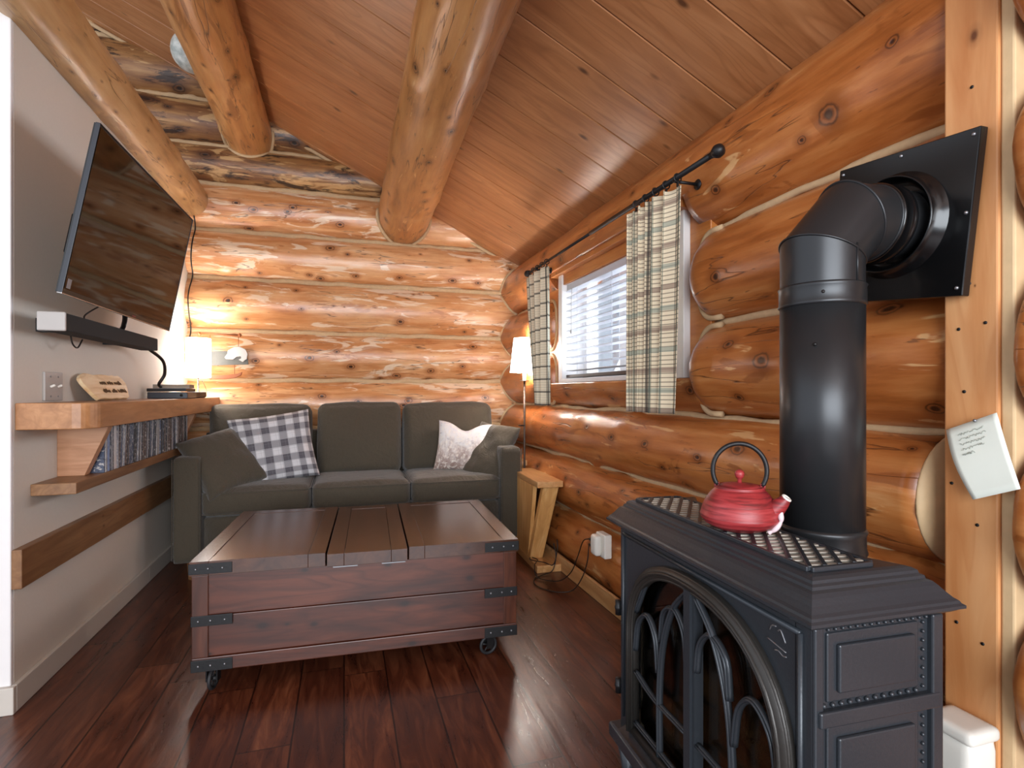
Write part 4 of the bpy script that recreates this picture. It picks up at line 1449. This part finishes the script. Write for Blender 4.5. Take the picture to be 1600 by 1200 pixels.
def plan(i_):
    # outline of the top with the back corners running back beside the pipe
    return [(i_, i_), (0.315 - 1.25 * i_, i_), (0.255 - 0.6 * i_, 0.095 + 0.2 * i_), (0.225 - 0.25 * i_, 0.19), (0.225 - 0.25 * i_, 0.56), (0.255 - 0.6 * i_, 0.65 - 0.2 * i_), (0.315 - 1.25 * i_, 0.742 - i_), (i_, 0.742 - i_)]


# cornice: lip, cove and step
prof = [(0.022, 0.722), (0.012, 0.728), (0.006, 0.733), (0.0, 0.736), (0.0, 0.741), (0.004, 0.744), (0.006, 0.748), (0.011, 0.752), (0.018, 0.761), (0.024, 0.770), (0.029, 0.776), (0.035, 0.779),
        (0.036, 0.784), (0.041, 0.787), (0.042, 0.792), (0.048, 0.796), (0.055, 0.798)]
o = ring_loft(prof, plan, 'top_cornice', M['stove'])
# latticed grate on the top
gr_ = MB()
gx0, gx1, gy0, gy1 = 0.062, 0.188, 0.068, 0.672


def clipbar(x0, y0, dx, dy):
    t0, t1 = -9, 9
    for p, d, lo_, hi_ in ((x0, dx, gx0, gx1), (y0, dy, gy0, gy1)):
        if abs(d) > 1e-9:
            a, b__ = (lo_ - p) / d, (hi_ - p) / d
            t0, t1 = max(t0, min(a, b__)), min(t1, max(a, b__))
        elif not (lo_ <= p <= hi_):
            return None
    if t1 - t0 < 0.004:
        return None
    return (x0 + dx * t0, y0 + dy * t0), (x0 + dx * t1, y0 + dy * t1)


def gbar(a, b__, w_, z0, z1):
    d = Vector((b__[0] - a[0], b__[1] - a[1], 0))
    gr_.box(((a[0] + b__[0]) / 2, (a[1] + b__[1]) / 2, (z0 + z1) / 2), (d.length, w_, z1 - z0), Matrix.Rotation(math.atan2(d.y, d.x), 3, 'Z'))


sp = 0.045
for q in range(-40, 50):
    r_ = clipbar(gx0, gy0 + q * sp, math.cos(R(55)), math.sin(R(55)))
    if r_:
        gbar(*r_, 0.0085, 0.7985, 0.8067)
for (a_, b__) in (((gx0 - 0.003, gy0), (gx0 - 0.003, gy1)), ((gx1 + 0.003, gy0), (gx1 + 0.003, gy1)), ((gx0, gy0 - 0.003), (gx1, gy0 - 0.003)), ((gx0, gy1 + 0.003), (gx1, gy1 + 0.003))):
    gbar(a_, b__, 0.008, 0.7975, 0.8060)
gr_.build('top_grate', M['stove'], ST, 0.0015, 2)
gr_ = MB()
sp = 0.0245
for q in range(-60, 90):
    r_ = clipbar(gx0, gy0 + q * sp, math.cos(R(-15)), math.sin(R(-15)))
    if r_:
        gbar(*r_, 0.0125, 0.7985, 0.8042)
gr_.build('grate_rungs', plain('worn grate iron', '#a19d92', 0.3, 0.3, 0.15), ST, 0.002, 2)['label'] = 'shiny worn cross rungs'
MB().b2((gx0 - 0.004, gy0 - 0.004, 0.797), (gx1 + 0.004, gy1 + 0.004, 0.7986)).build('grate_tray', M['black_iron'], ST)
# body, hollow behind the door
BY0, BY1, BXF, BXB, BZ0, BZ1 = 0.030, 0.712, 0.030, 0.288, 0.16, 0.724
MB().b2((BXF + 0.006, BY0, BZ0), (BXB, BY0 + 0.012, BZ1)).b2((BXF + 0.006, BY1 - 0.012, BZ0), (BXB, BY1, BZ1)).b2((0.195, BY0 + 0.06, BZ0), (0.205, BY1 - 0.06, BZ1)).b2((BXF + 0.006, BY0 + 0.012, BZ0), (0.20, BY1 - 0.012, BZ0 + 0.012)).b2((BXF + 0.006, BY0 + 0.012, BZ1 - 0.012), (0.20, BY1 - 0.012, BZ1)).b2((0.2, BY0 + 0.012, BZ0), (BXB, BY0 + 0.03, BZ1)).build('body', M['stove'], ST, 0.002)
MB().b2((0.16, BY0 + 0.03, BZ0 + 0.02), (0.19, BY1 - 0.03, BZ1 - 0.02)).b2((0.05, BY0 + 0.02, BZ0 + 0.012), (0.19, BY1 - 0.02, BZ0 + 0.05)).build('firebox', M['firebox'], ST)
# front plate with the arched opening
CY = 0.352


def arch(a_, b__, zc, n_=28, p_=2.35):
    pts_ = []
    for t in range(n_ + 1):
        an = PI * t / n_
        c0, s0 = math.cos(an), math.sin(an)
        k_ = (abs(c0) ** p_ + abs(s0) ** p_) ** (-1 / p_)
        pts_.append((CY + a_ * c0 * k_, zc + b__ * s0 * k_))
    return pts_


AZ = 0.455
outer = arch(0.287, 0.238, AZ)
fp = MB()
n_ = len(outer)
ys = [p[0] for p in outer]
vs, fs = [], []
for i_, (yy_, zz_) in enumerate(outer):
    vs += [(BXF, yy_, zz_), (BXF, yy_, BZ1), (BXF + 0.012, yy_, zz_), (BXF + 0.012, yy_, BZ1)]
for i_ in range(n_ - 1):
    a = 4 * i_
    fs += [(a, a + 1, a + 5, a + 4), (a + 2, a + 6, a + 7, a + 3), (a, a + 4, a + 6, a + 2), (a + 1, a + 3, a + 7, a + 5)]
fp.add(vs, fs)
fp.b2((BXF, BY0, BZ0), (BXF + 0.012, CY - 0.287, BZ1)).b2((BXF, CY + 0.287, BZ0), (BXF + 0.012, BY1, BZ1)).b2((BXF, CY - 0.287, BZ0), (BXF + 0.012, CY + 0.287, BZ0 + 0.05))
fp.build('front_plate', M['stove'], ST, 0.0015)
# raised corner mouldings of the front
tm = MB()
tm.tube([(BXF - 0.002, BY0 + 0.022, 0.20), (BXF - 0.002, BY0 + 0.022, 0.705)], 0.005, 8)
tm.tube([(BXF - 0.002, BY1 - 0.022, 0.20), (BXF - 0.002, BY1 - 0.022, 0.705)], 0.005, 8)
tm.tube([(BXF - 0.002, BY0 + 0.022, 0.705), (BXF - 0.002, BY1 - 0.022, 0.705)], 0.005, 8)
tm.build('front_moulding', M['stove'], ST)
# door ring, ribbed
dr = MB()
full = [(p[0], p[1]) for p in arch(0.275, 0.226, AZ)]
path = [(BXF - 0.006, full[0][0], 0.20)] + [(BXF - 0.006, a, b__) for a, b__ in full] + [(BXF - 0.006, full[-1][0], 0.20)]
dr.tube(path, 0.017, 12)
for ofs, rr_, xo in ((0.287, 0.0045, -0.012), (0.262, 0.004, -0.016), (0.275, 0.0045, -0.022)):
    f2 = arch(ofs, ofs - 0.049, AZ)
    dr.tube([(BXF + xo, f2[0][0], 0.20)] + [(BXF + xo, a, b__) for a, b__ in f2] + [(BXF + xo, f2[-1][0], 0.20)], rr_, 8)
dr.tube([(BXF - 0.006, full[0][0], 0.205), (BXF - 0.006, full[-1][0], 0.205)], 0.014, 10)
door = dr.build('door_frame', plain('worn door iron', '#35322f', 0.38, 0.4, 0.08, 0.15, 90), ST)
dt = MB()
dt.box((BXF - 0.004, CY, 0.435), (0.022, 0.040, 0.47)).box((BXF - 0.017, CY, 0.435), (0.008, 0.024, 0.47))


def rib(pts_, w_=0.012):
    pts_ = curve_pts([(BXF - 0.006, a, b__) for a, b__ in pts_], 8)
    dt.tube(pts_, w_ * 0.62, 8)
    dt.tube([p + Vector((-0.007, 0, 0)) for p in pts_], w_ * 0.3, 6)


for sg in (-1, 1):
    # intersecting gothic arcs
    rib([(CY + sg * 0.016, 0.66), (CY + sg * 0.075, 0.60), (CY + sg * 0.118, 0.50), (CY + sg * 0.135, 0.38), (CY + sg * 0.135, 0.22)])
    rib([(CY + sg * 0.255, 0.52), (CY + sg * 0.20, 0.615), (CY + sg * 0.165, 0.66)], 0.010)
    rib([(CY + sg * 0.018, 0.50), (CY + sg * 0.03, 0.565), (CY + sg * 0.068, 0.60), (CY + sg * 0.115, 0.575), (CY + sg * 0.128, 0.50)], 0.011)
    rib([(CY + sg * 0.140, 0.42), (CY + sg * 0.155, 0.50), (CY + sg * 0.195, 0.535), (CY + sg * 0.24, 0.50), (CY + sg * 0.258, 0.42)], 0.011)
    rib([(CY + sg * 0.255, 0.365), (CY + sg * 0.16, 0.345), (CY + sg * 0.02, 0.345)], 0.010)
    rib([(CY + sg * 0.018, 0.23), (CY + sg * 0.14, 0.23), (CY + sg * 0.26, 0.23)], 0.009)
dt.build('tracery', M['stove'], door)
gl = MB().prism(arch(0.27, 0.22, AZ) + [(CY - 0.27, 0.21), (CY + 0.27, 0.21)], lambda u_, v_, d: (d, u_, v_), BXF + 0.014, BXF + 0.017)
gl.build('door_glass', M['stove_glass'], door)
for z in (0.27, 0.49):
    MB().cyl((BXF - 0.004, BY1 + 0.006, z - 0.02), (BXF - 0.004, BY1 + 0.006, z + 0.02), 0.009, 12).ball((BXF - 0.004, BY1 + 0.006, z), 0.011, seg=12).build('hinge', M['black_iron'], ST)
# ceramic fire logs inside
for (a, b__, r_) in (((0.10, 0.10, 0.24), (0.13, 0.36, 0.30), 0.035), ((0.11, 0.62, 0.24), (0.12, 0.34, 0.33), 0.038), ((0.13, 0.16, 0.34), (0.14, 0.52, 0.40), 0.032), ((0.09, 0.22, 0.22), (0.10, 0.55, 0.23), 0.03)):
    pts_ = curve_pts([a, [(p + q) / 2 + 0.01 for p, q in zip(a, b__)], b__], 8)
    MB().tube(pts_, r_, 12, rad=[r_ * (1 + 0.25 * nz(i_ * 0.8, r_ * 99)) for i_ in range(len(pts_))]).build('fire_log', M['ember'], ST)
# side panels facing the camera, with beads
sd = MB()
for (z0, z1) in ((0.60, 0.712), (0.44, 0.562), (0.20, 0.40)):
    x0, x1 = 0.055, 0.245
    sd.prism([(x0, z0), (x1, z0), (x1, z1), (x0, z1)], lambda u_, v_, d: (u_, d, v_), BY0 - 0.004, BY0 + 0.002)
    sd.prism([(x0 + 0.018, z0 + 0.016), (x1 - 0.014, z0 + 0.016), (x1 - 0.014, z1 - 0.018), (x0 + 0.018, z1 - 0.018)], lambda u_, v_, d: (u_, d, v_), BY0 - 0.011, BY0 - 0.003)
sd.build('side_panel', M['stove'], ST, 0.004, 2)
rr_ = MB()
for z in (0.580, 0.420):
    rr_.b2((0.036, BY0 - 0.012, z - 0.016), (0.284, BY0 + 0.002, z + 0.010))
rr_.b2((BXF, BY0 - 0.006, 0.16), (BXF + 0.018, BY0 + 0.002, 0.722)).b2((0.268, BY0 - 0.010, 0.16), (0.292, BY0 + 0.03, 0.722))
rr_.build('side_rail', M['stove'], ST, 0.003)
be = MB()
for z in (0.596, 0.436):
    for q in range(12):
        be.ball((0.05 + q * 0.0172, BY0 - 0.003, z), 0.0042, seg=8)
for q in range(8):
    be.ball((0.256, BY0 - 0.002, 0.60 + q * 0.0155), 0.0034, seg=8)
    be.ball((0.256, BY0 - 0.002, 0.44 + q * 0.0155), 0.0034, seg=8)
for q in range(16):
    be.ball((0.045 + q * 0.0145, BY0 - 0.002, 0.717), 0.0034, seg=8)
be.build('bead_trim', M['stove'], ST)
# emblem and lettering on the front corner
em = MB()
yb_ = 0.075
for pts_ in ([(0.124, 0.680), (0.118, 0.690), (0.108, 0.692)], [(0.104, 0.686), (0.098, 0.690), (0.092, 0.682), (0.086, 0.672)], [(0.130, 0.664), (0.105, 0.660), (0.085, 0.657)], [(0.112, 0.650), (0.102, 0.652), (0.092, 0.648), (0.084, 0.650)]):
    em.tube(curve_pts([(BXF - 0.0006, a, b__) for a, b__ in pts_], 4), 0.0014, 5)
em.build('emblem', M['rivet'], ST)
# base and feet
MB().b2((0.005, 0.0, 0.12), (0.30, 0.742, 0.16)).build('base', M['stove'], ST, 0.008, 3)
MB().prism([(0.0, 0.18), (-0.05, 0.165), (-0.055, 0.20), (-0.045, 0.205), (-0.04, 0.185), (0.0, 0.20)], lambda u_, v_, d: (BXF + u_, d, v_), 0.08, 0.66).build('ash_lip', M['stove'], ST, 0.003)
for x in (0.04, 0.255):
    for y_ in (0.05, 0.69):
        MB().lathe([(0.018, 0), (0.024, 0.01), (0.015, 0.05), (0.028, 0.12)], (x, y_, 0), 16).build('leg', M['stove'], ST)

# stove pipe, elbow and wall thimble
PX, PY, PR = 1.018, 0.945, 0.084
sp_ = thing('stove_pipe', 'thick black stove pipe rising behind the stove and elbowing into the wall', 'stove pipe', (PX, PY, 0))
ZT = 1.385
ZC = 1.487
MB().cyl((0, 0, 0.50), (0, 0, 0.755), PR - 0.004, 56).build('lower_pipe', M['pipe'], sp_)
MB().lathe([(PR + 0.0015, 0.745), (PR + 0.0045, 0.752), (PR + 0.0015, 0.760), (PR + 0.001, 0.790), (PR + 0.0045, 0.797), (PR, 0.805)], (0, 0, 0), 56).build('pipe_collar', M['pipe'], sp_)
MB().cyl((0, 0, 0.80), (0, 0, 1.30), PR, 64).build('pipe', M['pipe'], sp_)
MB().lathe([(PR, 1.286), (PR + 0.004, 1.290), (PR + 0.002, 1.294), (PR + 0.002, 1.326), (PR + 0.004, 1.330), (PR, 1.334)], (0, 0, 0), 64).build('pipe_collar', M['pipe'], sp_)
# four gored elbow turning to +X
el = MB()
EZ, bend = 1.40, 0.105


def gore(axis_pts, r_):
    # rings lie in mitre planes
    seg_ = 56
    vs_, fs_ = [], []
    for (c0, nrm, e_) in axis_pts:
        e2 = Vector((0, 1, 0))
        e1_ = e2.cross(nrm).normalized()
        for q in range(seg_):
            a = 2 * PI * q / seg_
            vs_.append(Vector(c0) + e1_ * math.cos(a) * r_ * e_ + e2 * math.sin(a) * r_)
    for i_ in range(len(axis_pts) - 1):
        for q in range(seg_):
            a, b__ = i_ * seg_ + q, i_ * seg_ + (q + 1) % seg_
            fs_.append((a, b__, b__ + seg_, a + seg_))
    return vs_, fs_


A = Vector((0, 0, 1.325))
B = Vector((0, 0, 1.405))
C_ = Vector((0.078, 0, ZC))
D_ = Vector((0.135, 0, ZC))
d1 = (B - A).normalized()
d2 = (C_ - B).normalized()
d3 = (D_ - C_).normalized()
n1_ = (d1 + d2).normalized()
n2_ = (d2 + d3).normalized()
for (p, q, na, ea, nb, eb) in ((A, B, d1, 1, n1_, 1 / d1.dot(n1_)), (B, C_, n1_, 1 / d1.dot(n1_), n2_, 1 / d2.dot(n2_)), (C_, D_, n2_, 1 / d2.dot(n2_), d3, 1)):
    vs_, fs_ = gore([(p, na, ea), (q, nb, eb)], PR - 0.0005)
    MB().add(vs_, fs_, True).build('elbow_section', M['pipe'], sp_)
sm_ = MB()
for (p, nn, e_) in ((B, n1_, 1 / d1.dot(n1_)), (C_, n2_, 1 / d2.dot(n2_)), (D_, d3, 1)):
    e2 = Vector((0, 1, 0))
    e1_ = e2.cross(nn).normalized()
    sm_.tube([Vector(p) + e1_ * math.cos(a) * PR * e_ + e2 * math.sin(a) * PR for a in [2 * PI * t / 56 for t in range(56)]], 0.0028, 6, True)
sm_.cyl((0.006, -PR, 1.332), (0.006, -PR, 1.412), 0.0022, 8)
sm_.build('seam', M['pipe'], sp_)
MB().lathe([(PR - 0.002, 0), (PR - 0.002, 0.085)], D_, 48, (1, 0, 0)).build('wall_pipe', M['pipe'], sp_)
MB().lathe([(PR + 0.003, 0), (PR + 0.006, 0.004), (PR + 0.003, 0.008), (PR + 0.003, 0.034), (PR + 0.006, 0.038), (PR + 0.001, 0.042)], D_, 48, (1, 0, 0)).build('wall_collar', M['plate'], sp_)
for (a_, z) in ((R(215), 1.20), (R(232), 0.775), (R(225), 1.31)):
    MB().ball((math.cos(a_) * (PR + 0.001), math.sin(a_) * (PR + 0.001), z), 0.004, seg=10).build('screw', M['black_iron'], sp_)
MB().cyl((0, 0, 0.57), (-0.11, 0, 0.57), 0.07, 40).build('stove_stub', M['pipe'], sp_)

tp = thing('wall_thimble', 'square black wall plate with round collar where the pipe enters the logs', 'wall plate', (1.247, 0.948, ZC + 0.003))
tp.rotation_euler = (R(6), 0, 0)
MB().b2((-0.006, -0.165, -0.172), (0.016, 0.165, 0.172)).build('plate', M['plate'], tp, 0.002)
pts_ = [(0.128 * math.cos(2 * PI * q / 40), 0.128 * math.sin(2 * PI * q / 40)) for q in range(40)]
cl = MB().lathe([(0.122, 0.0), (0.122, 0.002), (0.112, 0.004), (0.110, 0.034), (0.108, 0.037), (0.105, 0.034), (0.105, 0.004), (0.09, 0.003)], (-0.006, 0, 0), 56, (-1, 0, 0), caps=False)
cl.build('collar', M['plate'], tp)
for (a_, b__) in ((-0.153, 0.158), (-0.153, -0.155), (0.153, 0.158), (0.153, -0.155), (0.0, 0.160), (-0.155, 0.0)):
    MB().ball((-0.0065, a_, b__), 0.0042, seg=10).build('screw', M['rivet'], tp)

# ------------------------------------------------------------------ teapot
TZ = 0.8067
tpz = thing('teapot', 'red cast iron teapot with hoop handle on the stove top', 'teapot', (0.812, 0.962, TZ), R(0))
tpz.scale = (0.9, 0.9, 0.9)
prof = [(0.050, 0.0), (0.060, 0.004), (0.079, 0.014), (0.0885, 0.026), (0.090, 0.032), (0.087, 0.040), (0.084, 0.052), (0.077, 0.068), (0.068, 0.081), (0.059, 0.091), (0.0545, 0.096), (0.0545, 0.101), (0.051, 0.102), (0.050, 0.096), (0.02, 0.095)]
pb = []
for i_ in range(len(prof) - 1):
    for t in range(3):
        pb.append(tuple(prof[i_][k_] + (prof[i_ + 1][k_] - prof[i_][k_]) * t / 3 for k_ in (0, 1)))
pb.append(prof[-1])
MB().lathe(pb, (0, 0, 0), 56).build('body', M['red'], tpz)
MB().lathe([(0.0485, 0.096), (0.0485, 0.100), (0.038, 0.105), (0.018, 0.108), (0.007, 0.109)], (0, 0, 0), 48).build('lid', M['red'], tpz)
MB().lathe([(0.0055, 0.108), (0.0045, 0.116), (0.009, 0.122), (0.0115, 0.129), (0.0095, 0.136), (0.003, 0.140)], (0, 0, 0), 20).build('lid_knob', M['red'], tpz)
# spout towards the camera's side of the pipe
sd_ = Vector((math.cos(R(-55)), math.sin(R(-55)), 0))
sx_ = Vector((0, 0, 1))
spp = [sd_ * 0.062 + sx_ * 0.040, sd_ * 0.078 + sx_ * 0.056, sd_ * 0.092 + sx_ * 0.071, sd_ * 0.102 + sx_ * 0.084]
spm = MB().tube(curve_pts(spp, 6), 0.016, 18, rad=[0.026 - 0.0155 * (t / 18) for t in range(19)])
spm.build('spout', M['red'], tpz)
e1_ = sd_.cross(Vector((0, 0, 1)))
tipn = (spp[3] - spp[2]).normalized()
e2_ = tipn.cross(e1_)
rp = [spp[3] + e1_ * math.cos(a) * 0.0088 + e2_ * math.sin(a) * 0.0088 for a in [2 * PI * t / 20 for t in range(20)]]
MB().tube(rp, 0.0028, 8, True).build('spout_rim', M['white_plastic'], tpz)['label'] = 'worn white spout rim'
MB().lathe([(0.0078, 0), (0.0078, 0.001)], spp[3] - tipn * 0.0005, 16, tipn).build('spout_hole', M['black_plastic'], tpz)
sidev = e1_ * 0.004
drp = [sd_ * 0.100 + sx_ * 0.076, sd_ * 0.094 + e1_ * 0.006 + sx_ * 0.062, sd_ * 0.092 + e1_ * 0.010 + sx_ * 0.045, sd_ * 0.092 + e1_ * 0.012 + sx_ * 0.030, sd_ * 0.080 + e1_ * 0.016 + sx_ * 0.012, sd_ * 0.068 + e1_ * 0.02 + sx_ * 0.003]
MB().tube(curve_pts(drp, 6), 0.004, 8, rad=[0.0035 + 0.003 * abs(math.sin(t * 0.35)) for t in range(31)]).build('drip_mark', plain('pale pink drip', '#d9c0c4', 0.5), tpz)
hv = Vector((math.cos(R(-33)), math.sin(R(-33)), 0))
hp = []
for t in range(49):
    a = R(-34) + R(248) * t / 48
    hp.append(Vector((0, 0, 0.138)) + hv * math.cos(a) * 0.060 + Vector((0, 0, 1)) * math.sin(a) * 0.064)
MB().tube(hp, 0.0055, 10).build('handle', M['black_iron'], tpz)
for sg in (-1, 1):
    MB().box(hv * sg * 0.051 + Vector((0, 0, 0.102)), (0.012, 0.008, 0.014), Matrix.Rotation(R(-33), 3, 'Z')).build('handle_lug', M['red'], tpz, 0.003)

# ------------------------------------------------------------------ note pinned to the post
nt = thing('paper_note', 'pale handwritten paper note pinned to the planed post', 'note', (1.255, 0.0, 0.0))
c4 = [(0.843, 1.0165), (0.747, 1.058), (0.698, 0.9135), (0.780, 0.877)]  # tl, tr, br, bl as (y, z)
vs, fs, N_ = [], [], 10


def npt(u_, v_):
    a = Vector((c4[0][0], c4[0][1])).lerp(Vector((c4[1][0], c4[1][1])), u_)
    b__ = Vector((c4[3][0], c4[3][1])).lerp(Vector((c4[2][0], c4[2][1])), u_)
    p = a.lerp(b__, v_)
    bow = -0.012 * math.sin(PI * v_) * (1 - u_ * 0.5) - 0.016 * v_ * v_
    return Vector((bow, p.x + 0.004 * math.sin(PI * v_) * (1 - u_), p.y))


for j in range(N_ + 1):
    for i_ in range(N_ + 1):
        vs.append(npt(i_ / N_, j / N_))
for j in range(N_):
    for i_ in range(N_):
        a = j * (N_ + 1) + i_
        fs.append((a, a + 1, a + N_ + 2, a + N_ + 1))
o = MB().add(vs, fs, True).build('sheet', M['paper'], nt)
so3 = o.modifiers.new('s', 'SOLIDIFY')
so3.thickness = 0.0006
hw = MB()
rng = random.Random(9)
for row_ in range(5):
    pts_ = []
    v_ = 0.14 + row_ * 0.07
    u0, u1 = 0.22, (0.72, 0.74, 0.70, 0.66, 0.45)[row_]
    for q in range(26):
        u_ = u0 + (u1 - u0) * q / 25
        p = npt(u_, v_ + rng.uniform(-0.018, 0.018) - 0.02 * u_)
        pts_.append(p + Vector((-0.0012, 0, 0)))
    hw.tube(pts_, 0.0005, 4)
hw.build('handwriting', M['ink'], nt)
MB().cyl((-0.006, 0.783, 1.040), (0.016, 0.783, 1.040), 0.0015, 8).ball((-0.006, 0.783, 1.040), 0.0035, seg=10).build('pin', M['rivet'], nt)

# white plastic box on the floor against the post
wb2 = thing('storage_box', 'white plastic box standing on the floor against the planed post', 'box', (1.222, 0.792, 0))
soft(0.082, 0.092, 0.405, 0.018, n=10).build('box_body', M['white_plastic'], wb2, loc=(0, 0, 0.2025))
soft(0.088, 0.098, 0.03, 0.012, n=10).build('lid', M['white_plastic'], wb2, loc=(0, 0, 0.408))
